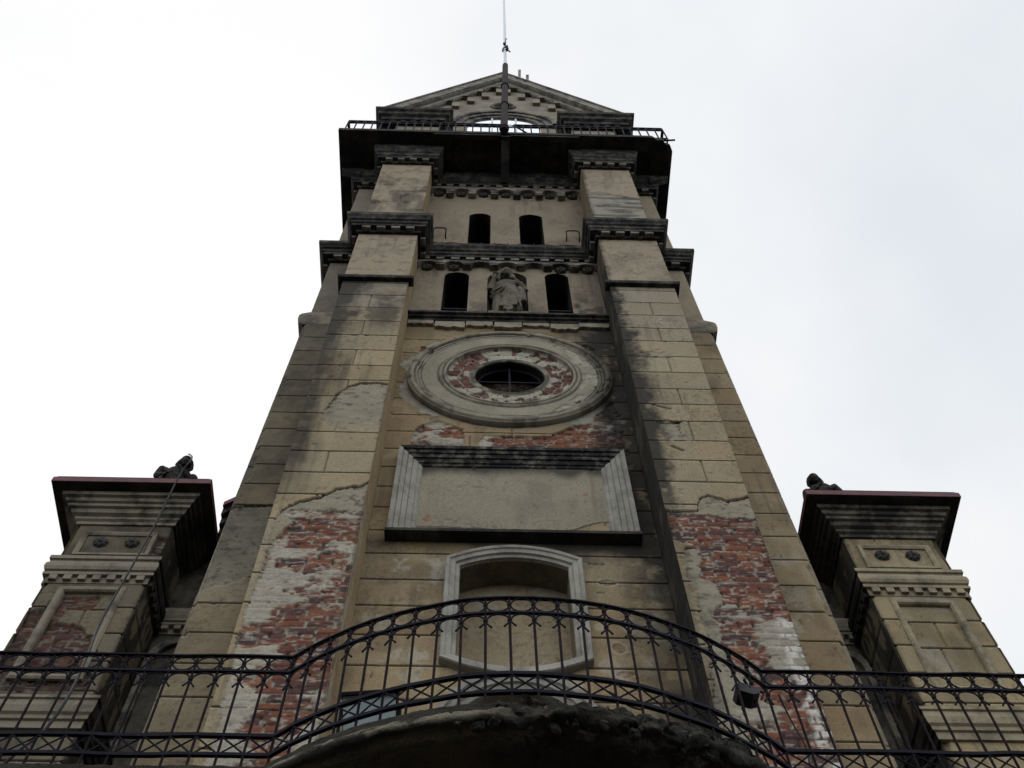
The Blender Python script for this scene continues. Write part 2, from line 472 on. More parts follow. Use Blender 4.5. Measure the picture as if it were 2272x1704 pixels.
def hfield(name, parent, axis, plane, a0, a1, z0, z1, res, fn, sign=-1, hole=None, warp=None, mat=None, J=()):
    """axis 'x': wall facing -Y at y=plane; axis 'y': wall facing sign*X at x=plane"""
    na = max(2, int(round(abs(a1 - a0) / res)) + 1); nzv = max(2, int(round((z1 - z0) / res)) + 1)
    zl = np.linspace(z0, z1, nzv)
    if len(J):
        jz = np.array([q + d for q in J for d in (-0.030, -0.0145, -0.0105, 0.0105, 0.0145) if z0 < q - .03 and q + .03 < z1])
        keep = np.ones(len(zl), bool)
        for q in J: keep &= ~((zl > q - 0.034) & (zl < q + 0.018)) | (zl == zl[0]) | (zl == zl[-1])
        zl = np.unique(np.concatenate([zl[keep], jz])); nzv = len(zl)
    A, Z = np.meshgrid(np.linspace(a0, a1, na), zl)
    A2 = warp(A, Z) if warp else A
    h, c = fn(A2, Z)
    if axis == 'x': co = np.stack([A2, plane - h, Z], -1)
    else: co = np.stack([plane + sign * h, A2, Z], -1)
    co = co.reshape(-1, 3).astype(np.float32)
    i = np.arange(nzv - 1)[:, None] * na + np.arange(na - 1)[None, :]
    quad = np.stack([i, i + 1, i + na + 1, i + na], -1)
    if axis == 'y' and sign < 0: quad = quad[..., ::-1]
    if hole is not None:
        ca = (A2[:-1, :-1] + A2[1:, 1:]) / 2; cz = (Z[:-1, :-1] + Z[1:, 1:]) / 2
        quad = quad[~hole(ca, cz)]
    quad = quad.reshape(-1, 4).astype(np.int32)
    return grid_mesh(name, parent, co, quad, c.reshape(-1, 3), mat)

def grid_mesh(name, parent, co, quad, c, mat=None):
    me = bpy.data.meshes.new(name)
    me.vertices.add(len(co)); me.vertices.foreach_set('co', np.ascontiguousarray(co, np.float32).ravel())
    me.loops.add(quad.size); me.loops.foreach_set('vertex_index', np.ascontiguousarray(quad, np.int32).ravel())
    me.polygons.add(len(quad))
    me.polygons.foreach_set('loop_start', np.arange(0, quad.size, 4, dtype=np.int32))
    at = me.color_attributes.new('tint', 'FLOAT_COLOR', 'POINT')
    cc = np.ones((len(co), 4), np.float32); cc[:, :3] = c
    at.data.foreach_set('color', cc.ravel())
    me.materials.append(mat or SKIN)
    me.update(calc_edges=True); me.validate()
    return link(name, me, parent)

# ------------------------------------------------------------------ outlines
CX = 0.335                                     # tower axis
def arch_pts(cx, hw, z0, zs, rise, n=14):
    """closed outline, clockwise from lower left: up, over the arch, down"""
    p = [(cx - hw, z0)]
    for i in range(n + 1):
        t = math.pi * (1 - i / n)
        p.append((cx + hw * math.cos(t), zs + rise * math.sin(t)))
    p.append((cx + hw, z0))
    return p

def in_arch(a, z, cx, hw, z0, zs, rise, g=0.0):
    hw -= g; rise -= g; z0 += g
    d = np.abs(a - cx)
    top = zs + rise * np.sqrt(np.clip(1 - (d / hw) ** 2, 0, 1))
    return (d < hw) & (z > z0) & (z < top)

def recess(name, outline, y0, y1, parent, mside, mback):
    mb = MB(); n = len(outline)
    vs = [(x, y0, z) for x, z in outline] + [(x, y1, z) for x, z in outline]
    mb.add(vs, [(i, (i + 1) % n, n + (i + 1) % n, n + i) for i in range(n)], 0)
    mb.add([(x, y1, z) for x, z in outline], [tuple(range(n))], 1)
    return mb.build(name, [mside, mback], parent, fixn=False)

# ================================================================== GROUND
g = MB(); g.box(-600, 600, -600, 600, -0.2, 0.0)
ground = g.build('ground', M_GROUND)
ground['kind'] = 'structure'

# ================================================================== TOWER
W, B = 7.0, 6.44
HI, HO, HB, HBU = 1.6125, 2.655, 3.25, 3.185    # half widths: recess, buttress, body low, body high
YB = 13.3
tower = thing('church_tower', (CX, W, 0), 'tall weathered stucco church tower with peeling brick buttresses and a gabled top', 'tower')

JF = [18.05, 17.53, 17.025, 16.515, 16.01, 15.505, 15.01, 14.565, 14.097, 13.631, 13.163, 12.705, 12.233, 11.776, 11.289, 10.816, 10.351, 9.897, 9.437, 8.98, 8.52, 8.06, 7.6, 7.14]
JW = [17.633, 17.138, 16.647, 16.15, 15.655, 15.16, 14.675, 14.22, 13.765, 13.32, 12.86, 12.41, 11.94, 11.492, 11.03, 10.59, 10.135, 9.69, 9.24, 8.79, 8.34, 7.88, 7.42, 6.96]
JR = [17.958, 17.46, 16.962, 16.471, 16.011, 15.484, 14.985, 14.492, 14.058, 13.60, 13.113, 12.652, 12.167, 11.70, 11.25, 10.79, 10.315, 9.861, 9.383, 8.93, 8.47, 8.01, 7.55, 7.1]
def valt(J, x0, x1=None, start=1):
    J = sorted(J, reverse=True)
    return [(x0, J[i + 1], J[i]) for i in range(start - 1, len(J) - 1, 2)]

def base_low(a, z):
    c = np.broadcast_to(TAN, a.shape + (3,)).copy()
    c = blend(c, GREYT, sstep(15.0, 18.5, z))
    return c
def base_wall(a, z):
    c = np.broadcast_to(TAN * np.array([1.0, 0.96, 0.92]), a.shape + (3,)).copy()
    c = blend(c, OCHRE, sstep(0.44, 0.6, N3.f(a * 1.1 + 4, z * 2.4, 4)) * 0.75)
    c = blend(c, MORT * 0.92, sstep(0.60, 0.66, N2.f(a * 3.3 + 8, z * 3.3, 6)) * 0.75 * (1 - sstep(11.3, 11.9, z)))
    return c
def base_up(a, z):
    return np.broadcast_to(GREYT * np.array([1.04, 1.0, 0.97]), a.shape + (3,)).copy()

# ---- buttress fronts
bl_brick = [(-1.2, 11.50), (-1.6, 11.48), (-2.02, 11.47), (-2.10, 11.36), (-1.98, 11.22), (-2.07, 11.05), (-2.11, 10.9), (-2.135, 10.7), (-2.13, 10.3), (-2.15, 10.0), (-2.16, 9.7), (-2.15, 9.4), (-2.13, 9.0), (-2.11, 8.4), (-2.12, 8.0), (-2.10, 6.3), (-1.2, 6.3)]
bl_patch = [(-1.2, 12.16), (-1.37, 11.99), (-1.46, 11.98), (-1.57, 11.88), (-1.76, 11.735), (-1.94, 11.67), (-2.06, 11.57), (-2.13, 11.42), (-2.13, 11.2), (-1.2, 11.2)]
bl_loss = [(-1.2, 14.50), (-1.45, 14.50), (-1.77, 14.43), (-1.91, 14.12), (-2.02, 13.76), (-1.95, 13.4), (-1.75, 13.05), (-1.2, 12.95)]
def bl_wash(a, z):
    core = np.exp(-((a + 1.62) / 0.26) ** 2)
    return 0.55 - 0.25 * core + 0.14 * sstep(9.4, 8.6, z) - 0.10 * sstep(10.7, 11.2, z) + 0.10 * sstep(-1.85, -2.05, a)
def bl_dirt(a, z):
    left = sstep(-1.75, -2.22, a + 0.34 * (N1.f(a * 6, z * 1.0, 5) - 0.5) + 0.2 * (N2.f(a * 22, z * 3, 4) - 0.5)) * sstep(11.3, 12.6, z) * 0.85
    blot = sstep(16.05, 16.6, z) * sstep(17.9, 17.3, z) * sstep(0.38, 0.66, N2.f(a * 2.6 + 2, z * 2.2, 5) + 0.2 * (N4.f(a * 20, z * 20, 3) - .5)) * 0.6
    under = sstep(17.75, 18.05, z) * 0.25
    return np.clip(left * (0.6 + 0.8 * N3.f(a * 6, z * 6, 3)) + blot + under, 0, 0.85)
tl = lambda A, Z: CX - HI - (A) * (1.0425 - 0.0125 * np.clip(18.4 - Z, 0, 12))   # taper towards the foot
tr = lambda A, Z: CX + HI + (A) * (1.0425 - 0.0125 * np.clip(18.4 - Z, 0, 12))
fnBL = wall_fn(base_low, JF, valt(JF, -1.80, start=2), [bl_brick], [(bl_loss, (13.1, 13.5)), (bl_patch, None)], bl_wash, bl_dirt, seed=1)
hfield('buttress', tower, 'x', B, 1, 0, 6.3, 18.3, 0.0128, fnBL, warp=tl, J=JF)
br_brick = [(1.9, 11.53), (2.3, 11.52), (2.7, 11.50), (3.1, 11.50), (3.1, 6.3), (2.22, 6.3), (2.22, 8.1), (2.12, 8.6), (2.24, 9.17), (2.16, 9.44), (2.22, 9.62), (2.13, 9.83), (2.29, 10.08), (2.25, 10.3), (2.12, 10.42), (2.17, 10.6), (2.15, 10.93), (1.97, 11.0), (1.9, 11.1)]
br_patch = [(1.9, 11.56), (2.29, 11.60), (2.33, 11.80), (2.48, 11.91), (2.62, 11.80), (2.85, 11.885), (3.1, 12.0), (3.1, 11.3), (1.9, 11.3)]
br_hole = [(2.12, 13.60), (2.38, 13.58), (2.42, 13.2), (2.22, 13.12), (2.18, 13.4)]
br_bare = [(2.02, 10.9), (2.30, 10.9), (2.45, 10.0), (2.45, 6.2), (1.9, 6.2), (1.97, 8.6), (2.06, 9.6)]
def br_wash(a, z):
    return 0.21 + 0.19 * sstep(10.1, 9.6, z) + 0.12 * sstep(2.5, 2.25, a) + 0.04 * sstep(9, 8, z)
def br_white(a, z):
    m = sstep(2.68, 2.76, a + 0.05 * (N1.f(a * 9, z * 14, 3) - .5) * 2) * sstep(2.92, 2.86, a) * sstep(9.95, 9.7, z)
    fz = z / COURSE - np.floor(z / COURSE)
    k = np.floor(z / COURSE).astype(int); fx = (a + (k % 2) * 0.07) / 0.135; j = np.floor(fx); fx = fx - j
    on = N1.t[(k * 7 + j.astype(int) * 13) & 255, k & 255] > 0.25
    return m * on * sstep(0.30, 0.40, N3.f(a * 7, z * 9, 3)) * sstep(0.06, 0.16, fz) * sstep(0.03, 0.10, np.minimum(fx, 1 - fx)) * 0.9
def br_dirt(a, z):
    e = CX + HI
    ragged = 0.30 * (N1.f(a * 8, z * 4, 5) - 0.5) + 0.16 * (N4.f(a * 20, z * 20, 3) - 0.5)
    wid = 0.12 + 0.10 * sstep(17.5, 15.5, z) * sstep(11.0, 13.5, z)
    m = sstep(1.6, 0.35, (a - e + ragged) / wid) * 0.92
    m = m * (0.45 + 0.55 * sstep(11.3, 12.3, z))
    return np.clip(m, 0, 0.93)
def br_extra(a, z, h, c):
    for (x0, z0, x1, z1) in ((2.13, 14.03, 2.33, 13.93), (2.22, 13.62, 2.40, 13.58), (2.22, 12.98, 2.33, 12.88)):
        t = np.clip(((a - x0) * (x1 - x0) + (z - z0) * (z1 - z0)) / ((x1 - x0) ** 2 + (z1 - z0) ** 2), 0, 1)
        d = np.hypot(a - x0 - t * (x1 - x0), z - z0 - t * (z1 - z0)) + 0.012 * (N1.f(a * 20, z * 20, 2) - 0.5)
        k = 1 - sstep(0.008, 0.026, d)
        h = h - 0.03 * k; c = blend(c, SOOT_SHADE, k * 0.9)
    k = inpoly(a + 0.1 * (N1.f(a * 6, z * 6, 3) - .5), z + 0.1 * (N2.f(a * 6, z * 6, 3) - .5), [(2.1, 15.65), (2.6, 15.62), (2.55, 15.38), (2.12, 15.42)]).astype(float) * sstep(0.44, 0.5, N3.f(a * 9, z * 9, 4))
    h = h - 0.012 * k; c = blend(c, GREY, k * 0.7)
    return h, c
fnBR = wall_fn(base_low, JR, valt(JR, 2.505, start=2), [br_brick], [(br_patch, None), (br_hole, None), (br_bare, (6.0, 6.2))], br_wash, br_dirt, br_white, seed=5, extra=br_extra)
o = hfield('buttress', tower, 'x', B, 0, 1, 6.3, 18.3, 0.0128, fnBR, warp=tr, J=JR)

# ---- buttress upper shafts (from ledge to the gallery)
def up_dirt_l(a, z):
    d = sstep(0.44, 0.64, N1.f(a * 2.5, z * 1.5, 5)) * sstep(21.2, 22.0, z) * sstep(24.3, 23.2, z) * 0.55
    return d + 0.3 * sstep(0.58, 0.7, N2.f(a * 8, z * 8, 4))
def up_dirt_r(a, z):
    e = CX + HI
    return sstep(0.10, -0.02, a - e + 0.10 * (N1.f(a * 9, z * 6, 4) - 0.5)) * 0.75 + 0.2 * sstep(0.56, 0.7, N2.f(a * 8, z * 8, 4))
def up_extra_r(a, z, h, c):
    top = 23.35 - 0.5 * np.abs(a - 2.2) + 0.2 * (N1.f(a * 3, z * 0 + 2, 3) - .5)
    m = ((z < top) & (z > 21.25)).astype(float)
    st = N2.f(a * 1.6 + 0.5 * z, z * 9, 4)
    h = h - 0.016 * m - 0.01 * m * sstep(0.5, 0.6, st)
    c = blend(c, GREY * np.array([0.98, 1.0, 1.05]), m * 0.8); c = blend(c, SOOT_SHADE, m * sstep(0.56, 0.64, st) * 0.6)
    return h, c
rect = lambda s0, s1: (lambda A, Z: CX + s0 + A * (s1 - s0))
for k, (s0, s1, dd, ex, sd) in enumerate(((-HO, -HI, up_dirt_l, None, 9), (HI, HO, up_dirt_r, up_extra_r, 13))):
    hfield('buttress_shaft', tower, 'x', B, 0, 1, 18.3, 25.1, 0.022, wall_fn(base_up, [], dirt=dd, extra=ex, seed=sd), warp=rect(s0, s1))

# ---- buttress returns towards the recess
def ret_l(a, z):
    return np.broadcast_to(TAN * np.array([0.95, 0.9, 0.88]), a.shape + (3,)).copy()
def crack_l(a, z, h, c):
    for (y0, za, zb, wv) in ((6.60, 12.9, 14.6, .016), (6.63, 10.2, 12.2, .014), (6.57, 8.9, 10.2, .02), (6.66, 16.2, 18.0, .012)):
        m = (1 - sstep(wv * 0.4, wv, np.abs(a - y0 - 0.10 * (N1.f(z * 1.4, a * 0 + y0, 4) - 0.5)))) * (z > za) * (z < zb)
        h = h - 0.03 * m; c = blend(c, SOOT_SHADE, m)
    m = sstep(6.62, 6.56, a + 0.16 * (N2.f(a * 3, z * 1.5, 4) - .5)) * sstep(11.9, 11.4, z)
    c = blend(c, GREY * 0.95, m); h = h - 0.012 * m
    return h, c
hfield('buttress_side', tower, 'y', CX - HI, B + 0.001, W, 6.3, 25.1, 0.016, wall_fn(ret_l, [], extra=crack_l, seed=3, jdepth=0.006), sign=1)
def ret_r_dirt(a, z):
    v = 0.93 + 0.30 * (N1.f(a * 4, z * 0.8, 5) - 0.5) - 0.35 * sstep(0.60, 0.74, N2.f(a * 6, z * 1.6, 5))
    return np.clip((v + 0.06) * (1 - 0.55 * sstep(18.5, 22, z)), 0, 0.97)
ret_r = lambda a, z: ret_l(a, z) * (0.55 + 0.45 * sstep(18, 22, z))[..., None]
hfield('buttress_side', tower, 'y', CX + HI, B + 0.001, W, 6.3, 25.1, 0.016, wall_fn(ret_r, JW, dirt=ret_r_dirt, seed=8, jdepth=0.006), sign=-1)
for s in (-1, 1):                               # outer returns
    mb = MB()
    x0, x1 = sorted((CX + s * HO, CX + s * (HO - 0.02)))
    mb.add([(CX + s * 2.50, B + 0.01, 6.3), (CX + s * 2.50, W, 6.3), (CX + s * HO, W, 18.3), (CX + s * HO, B + 0.01, 18.3)], [(0, 1, 2, 3)])
    mb.add([(CX + s * HO, B + 0.01, 18.3), (CX + s * HO, W, 18.3), (CX + s * HO, W, 25.1), (CX + s * HO, B + 0.01, 25.1)], [(0, 1, 2, 3)])
    mb.box(*sorted((CX + s * HI, CX + s * 2.5)), B, W, 0, 6.3)
    mb.build('buttress_return', M_STONE, tower)

# ---- body corner strips beside the buttresses
def sl_dirt(a, z):
    return np.clip(0.66 + 0.5 * (N1.f(a * 2.5, z * 1.3, 5) - 0.5) + 0.2 * (N3.f(a * 8, z * 8, 3) - .5) - 0.36 * sstep(12.6, 11.0, z), 0, 0.86)
sl_patch = [(-2.2, 12.35), (-2.5, 12.40), (-2.7, 12.42), (-3.2, 12.30), (-3.2, 10.55), (-2.8, 10.85), (-2.3, 11.1)]
def chip(side):
    def ex(a, z, h, c):
        e = CX + side * HB
        d = (e - a) * side
        k = sstep(0.05, 0.0, d - 0.10 * np.clip(N1.f(z * 3.2, a * 0 + 3 * side, 4) - 0.50, 0, 1) * 2)
        h = h - 0.05 * k; c = blend(c, GREY * 0.7, k * 0.6)
        return h, c
    return ex
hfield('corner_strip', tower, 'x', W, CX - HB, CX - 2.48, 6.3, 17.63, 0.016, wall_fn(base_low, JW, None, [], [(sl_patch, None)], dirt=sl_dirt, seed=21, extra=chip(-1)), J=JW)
def sr_dirt(a, z):
    return np.clip(0.10 + 0.22 * sstep(0.5, 0.7, N1.f(a * 3, z * 1.2, 5)), 0, 0.5)
hfield('corner_strip', tower, 'x', W, CX + 2.48, CX + HB, 6.3, 17.63, 0.016, wall_fn(base_wall, JW, None, dirt=sr_dirt, seed=26, extra=chip(1)), J=JW)
hfield('corner_strip', tower, 'x', W, CX - HBU, CX - 2.6, 17.6, 25.3, 0.03, wall_fn(base_up, [], dirt=lambda a, z: 0.30 + 0.25 * N1.f(a * 3, z * 1.5, 4) - 0.2 * sstep(21, 22, z), seed=31))
hfield('corner_strip', tower, 'x', W, CX + 2.6, CX + HBU, 17.6, 25.3, 0.03, wall_fn(base_up, [], dirt=lambda a, z: 0.08 + 0.12 * N1.f(a * 3, z * 1.5, 4), seed=33))
M_OFF = trim_mat('offset_stucco', (0.10, 0.09, 0.075), (0.24, 0.2, 0.14), 2.4, 0.42, 0.6)
for s in (-1, 1):
    mb2 = MB()
    xo = CX + s * HB; xi = CX + s * 2.62
    ring = lambda ox, z, oy: [(xi, W - oy, z), (xo + s * ox, W - oy, z), (xo + s * ox, YB, z)]
    lay = [(0.0, 17.62, 0.004), (0.075, 17.66, 0.02), (0.095, 17.78, 0.03), (0.095, 17.93, 0.03), (0.06, 18.0, 0.025), (-0.068, 18.12, 0.004)]
    vs = []
    for ox, z, oy in lay: vs += ring(ox, z, oy)
    fs = []
    for i in range(len(lay) - 1):
        for j in range(2): fs.append((i * 3 + j, i * 3 + j + 1, i * 3 + j + 4, i * 3 + j + 3))
    mb2.add(vs, fs)
    mb2.build('offset_moulding', M_OFF, tower)

# ---- recessed centre wall, lower part
OC = (CX, 15.86)
w_br1 = [(-0.97, 13.7), (-0.96, 14.0), (-0.875, 14.36), (-0.65, 14.52), (-0.30, 14.30), (-0.28, 14.05), (-0.27, 13.7)]
w_br2 = [(-0.08, 13.7), (-0.07, 14.04), (0.02, 14.14), (0.84, 14.16), (1.12, 14.42), (1.45, 14.75), (1.75, 15.2), (1.82, 14.6), (1.80, 13.7)]
def w_wash(a, z): return 0.36 + 0.12 * sstep(14.3, 14.8, z) + 0.10 * sstep(-0.2, -0.4, a)
def w_dirt(a, z):
    e = CX + HI
    rag = 0.55 * (N1.f(a * 2.2, z * 1.3, 5) - 0.5)
    right = sstep(0.68, 0.18, e - a + rag) * 0.97 * (0.66 + 0.34 * sstep(9.5, 12.0, z))
    rr = right * (1 - 0.5 * sstep(0.58, 0.72, N2.f(a * 5, z * 5, 5)))
    sill = sstep(11.25, 11.72, z + 0.45 * (N3.f(a * 3, z * 0.8, 4) - .5)) * sstep(11.95, 11.7, z) * (0.5 + 0.4 * sstep(-0.4, 1.0, a))
    top = sstep(17.1, 17.5, z) * 0.18 + sstep(0.8, 1.5, a) * sstep(15.6, 17, z) * 0.35 * N4.f(a * 3, z * 6, 3)
    warm = 0.22 * sstep(0.5, 0.66, N4.f(a * 2.1, z * 2.6, 5))
    frag = sstep(9.3, 8.6, z) * 0.15
    return np.clip(rr + sill + top + warm + frag, 0, 0.93)
def seg_mark(a, z, pts, wd):
    k = np.zeros(a.shape)
    for (x0, z0), (x1, z1) in zip(pts, pts[1:]):
        t = np.clip(((a - x0) * (x1 - x0) + (z - z0) * (z1 - z0)) / ((x1 - x0) ** 2 + (z1 - z0) ** 2), 0, 1)
        d = np.hypot(a - x0 - t * (x1 - x0), z - z0 - t * (z1 - z0)) + 0.012 * (N1.f(a * 25, z * 25, 2) - 0.5)
        k = np.maximum(k, 1 - sstep(wd * 0.5, wd, d))
    return k
def w_extra(a, z, h, c):
    # broken ring of render round the big roundel
    r = np.hypot(a - OC[0], z - OC[1]); th = np.arctan2(z - OC[1], a - OC[0])
    lim = 1.50 + 0.34 * np.clip(N1.f(np.cos(th) * 3 + 5, np.sin(th) * 3 + 5, 5) - 0.40, 0, 1) * 1.6 + 0.06 * (N2.f(a * 9, z * 9, 3) - .5)
    m = (r < lim).astype(float)
    hp = -0.016 + 0.012 * (N4.f(a * 9, z * 12, 4) - .5)
    cp = MORT * 0.92 * (0.72 + 0.45 * N2.f(a * 6, z * 9, 5))[..., None]
    hb, cb = bricks(a, z, 4)
    bm_ = sstep(0.60, 0.63, N3.f(a * 3 + 3, z * 4, 4)) * sstep(15.6, 16.4, z)
    cp = blend(cp, cb, bm_); hp = hp * (1 - bm_) + hb * bm_
    h = h * (1 - m) + hp * m; c = blend(c, cp, m)
    # faint remains of painted letters
    k = seg_mark(a, z, [(-0.945, 11.385), (-0.89, 11.315), (-0.83, 11.385)], 0.020) + seg_mark(a, z, [(-0.89, 11.315), (-0.895, 11.24)], 0.022)
    k = k + seg_mark(a, z, [(-0.555, 11.40), (-0.475, 11.40), (-0.475, 11.29), (-0.555, 11.29), (-0.555, 11.40)], 0.013)
    c = blend(c, MORT, np.clip(k, 0, 1) * 0.75 * sstep(0.3, 0.55, N4.f(a * 12, z * 12, 2)))
    # broken blisters at the right of the blind window
    for (x, zz, rx, rz, b) in ((1.31, 11.03, 0.10, 0.06, 1), (1.22, 10.86, 0.05, 0.018, 0), (1.33, 9.98, 0.07, 0.08, 1), (1.36, 9.62, 0.10, 0.05, 1), (1.22, 11.36, 0.1, 0.03, 0)):
        d = np.hypot((a - x) / rx, (z - zz) / rz) + 0.7 * (N1.f(a * 14, z * 14, 3) - .5)
        k = 1 - sstep(0.85, 1.0, d)
        cc_ = bricks(a, z, 2)[1] if b else np.broadcast_to(SOOT_SHADE, c.shape)
        h = h - 0.014 * k; c = blend(c, cc_, k * 0.5 * sstep(0.3, 0.55, N3.f(a * 16, z * 16, 3)))
        ring = (1 - sstep(0.05, 0.22, np.abs(d - 1.12))) * 0.5
        c = blend(c, MORT, ring)
    return h, c
BW = (CX, 0.58)                                  # blind window: centre, half width
def bw_out(off=0.0):
    hw = 0.58 + off
    p = []
    for i in range(13):
        t = i / 12.0; x = -hw + 2 * hw * t
        p.append((CX + x, 11.25 + off * 0.9 + 0.165 * (1 - (x / hw) ** 2)))
    for i in range(13):
        t = i / 12.0; x = hw - 2 * hw * t
        p.append((CX + x, 9.82 - off * 0.6 - 0.155 * (1 - (x / hw) ** 2)))
    return p
def w_hole(a, z):
    x = a - CX
    bw = (np.abs(x) < 0.58) & (z < 11.24 + 0.165 * (1 - (x / 0.58) ** 2)) & (z > 9.83 - 0.155 * (1 - (x / 0.58) ** 2))
    oc = np.hypot(a - OC[0], z - OC[1]) < 0.62
    door = in_arch(a, z, CX, 0.60, 6.3, 8.75, 0.62)
    return bw | oc | door
fnW = wall_fn(base_wall, JW, [(0.35, 17.14, 17.63), (0.35, 14.0, 14.5), (-0.20, 13.75, 14.12), (-0.62, 12.0, 12.3)], [w_br1, w_br2], [], w_wash, w_dirt, seed=2, extra=w_extra)
hfield('wall', tower, 'x', W, CX - HI, CX + HI, 6.3, 17.9, 0.0135, fnW, hole=w_hole, J=JW)

# ---- centre wall, upper part with the pierced windows
WIN_LOW = [(CX - 0.885, 0.222, 17.95, 19.86, 0.22), (CX + 0.865, 0.218, 17.95, 19.90, 0.22)]
NICHE = (CX - 0.005, 0.345, 17.93, 19.79, 0.345)
WIN_UP = [(CX - 0.53, 0.228, 21.0, 23.27, 0.23), (CX + 0.50, 0.240, 21.0, 23.27, 0.23)]
def wu_hole(a, z):
    r = np.zeros(a.shape, bool)
    for q in WIN_LOW + [NICHE] + WIN_UP: r |= in_arch(a, z, *q, g=0.006)
    return r
def wu_dirt(a, z):
    d = np.zeros(a.shape)
    for (x0, x1, z1, k) in ((CX - 0.66, CX - 0.35, 19.1, .8), (CX + 0.35, CX + 0.64, 19.0, .7), (CX + 1.1, CX + 1.6, 19.5, .95), (CX + 0.75, CX + 1.2, 22.2, .8), (CX - 0.3, CX + 0.25, 21.6, .5)):
        q = sstep(x0 - 0.05, x0 + 0.05, a) * sstep(x1 + 0.05, x1 - 0.05, a) * sstep(z1, z1 - 0.9, z) * (z > (20.5 if z1 > 20.5 else 17))
        d = np.maximum(d, q * k * sstep(0.36, 0.60, N1.f(a * 5, z * 5, 5)))
    e = CX + HI
    d = np.maximum(d, sstep(0.5, 0.0, e - a) * 0.35)
    return np.clip(d * 0.75 + 0.10 * N2.f(a * 3, z * 3, 3), 0, 0.85)
hfield('wall', tower, 'x', W, CX - HI, CX + HI, 17.9, 25.85, 0.018, wall_fn(base_up, [], dirt=wu_dirt, seed=17), hole=wu_hole)
for q in WIN_LOW:
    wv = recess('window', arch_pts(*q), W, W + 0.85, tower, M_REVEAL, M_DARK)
    mb = MB(); mb.box(q[0] - q[1] - 0.02, q[0] + q[1] + 0.02, W + 0.10, W + 0.14, 18.62, 18.66)
    mb.build('window_bar', M_IRON, wv)
for q in WIN_UP:
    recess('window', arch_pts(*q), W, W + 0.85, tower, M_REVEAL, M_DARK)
# niche: half-round back
mb = MB(); pts = arch_pts(*NICHE); n = len(pts)
nx, nh = NICHE[0], NICHE[1]
layers = []
for j in range(7):
    t = j / 6.0 * math.pi / 2
    f, dep = math.cos(t), math.sin(t)
    layers.append([(nx + (x - nx) * max(f, 0.02), W + dep * 0.42, (zz if zz < NICHE[3] else NICHE[3] + (zz - NICHE[3]) * max(f, 0.02))) for x, zz in pts])
vs = [p for l in layers for p in l]
fs = [(j * n + i, j * n + i + 1, (j + 1) * n + i + 1, (j + 1) * n + i) for j in range(6) for i in range(n - 1)]
mb.add(vs, fs)
mb.box(nx - nh, nx + nh, W, W + 0.42, NICHE[2] - 0.1, NICHE[2])
mb.build('niche', trim_mat('niche_plaster', (0.03, 0.028, 0.025), (0.13, 0.118, 0.092), 3.0, 0.40, 0.66), tower, smooth=False)

# ---- solid core behind the skins
mb = MB()
mb.box(CX - HB, CX + HB, W + 1.0, YB, 0.0, 17.7)
mb.box(CX - HBU, CX + HBU, W + 1.0, YB, 17.7, 25.8)
for s in (-1, 1):
    a_, b_ = sorted((CX + s * (HI + 0.04), CX + s * HB)); mb.box(a_, b_, W + 0.06, W + 1.003, 0.0, 17.7)
    a_, b_ = sorted((CX + s * (HI + 0.04), CX + s * HBU)); mb.box(a_, b_, W + 0.06, W + 1.003, 17.7, 25.8)
mb.box(CX - HI - .04, CX + HI + .04, W, W + 1.0, 0.0, 6.3)
mb.build('tower_body', trim_mat('side_stucco', (0.12, 0.11, 0.09), (0.26, 0.22, 0.15), 1.3, 0.4, 0.62), tower)

# ---- plan path for mouldings that wrap the tower
def plan(hb):
    return [(CX - hb, YB), (CX - hb, W), (CX - HO, W), (CX - HO, B), (CX - HI, B), (CX - HI, W), (CX + HI, W), (CX + HI, B), (CX + HO, B), (CX + HO, W), (CX + hb, W), (CX + hb, YB)]
PL = plan(HBU)
def dentils(mb, path, z0, z1, o0, o1, wd, gap, mi=0):
    for (xa, ya), (xb, yb) in zip(path, path[1:]):
        d = Vector((xb - xa, yb - ya)); L = d.length; d.normalize(); nn = Vector((d.y, -d.x))
        n = max(1, int(round(L / (wd + gap)))) if L > 0.5 else 1
        st = L / n
        for i in range(n):
            c = Vector((xa, ya)) + d * (st * (i + 0.5))
            q = [c - d * wd / 2 + nn * o0, c + d * wd / 2 + nn * o0, c + d * wd / 2 + nn * o1, c - d * wd / 2 + nn * o1]
            mb.xy([(v.x, v.y) for v in q], z0, z1, mi)
mid = MB()
mid.sweep([(-0.01, 20.40), (0.05, 20.40), (0.055, 20.50), (0.14, 20.505), (0.14, 20.58), (0.165, 20.60), (0.17, 20.68), (0.20, 20.70), (0.215, 20.75), (0.25, 20.80), (0.255, 20.90), (-0.01, 20.98)], PL)
dentils(mid, PL, 20.41, 20.503, 0.05, 0.132, 0.15, 0.125, 1)
mid.build('cornice', [M_TRIMD, M_DENT], tower)
cap = MB()
cap.sweep([(-0.01, 25.02), (0.045, 25.02), (0.05, 25.13), (0.13, 25.135), (0.13, 25.24), (0.155, 25.27), (0.165, 25.38), (0.20, 25.42), (0.215, 25.52), (0.24, 25.60), (0.245, 25.82)], PL)
dentils(cap, PL, 25.03, 25.133, 0.045, 0.125, 0.14, 0.12, 1)
cap.build('cornice', [M_TRIMD, M_DENT], tower)

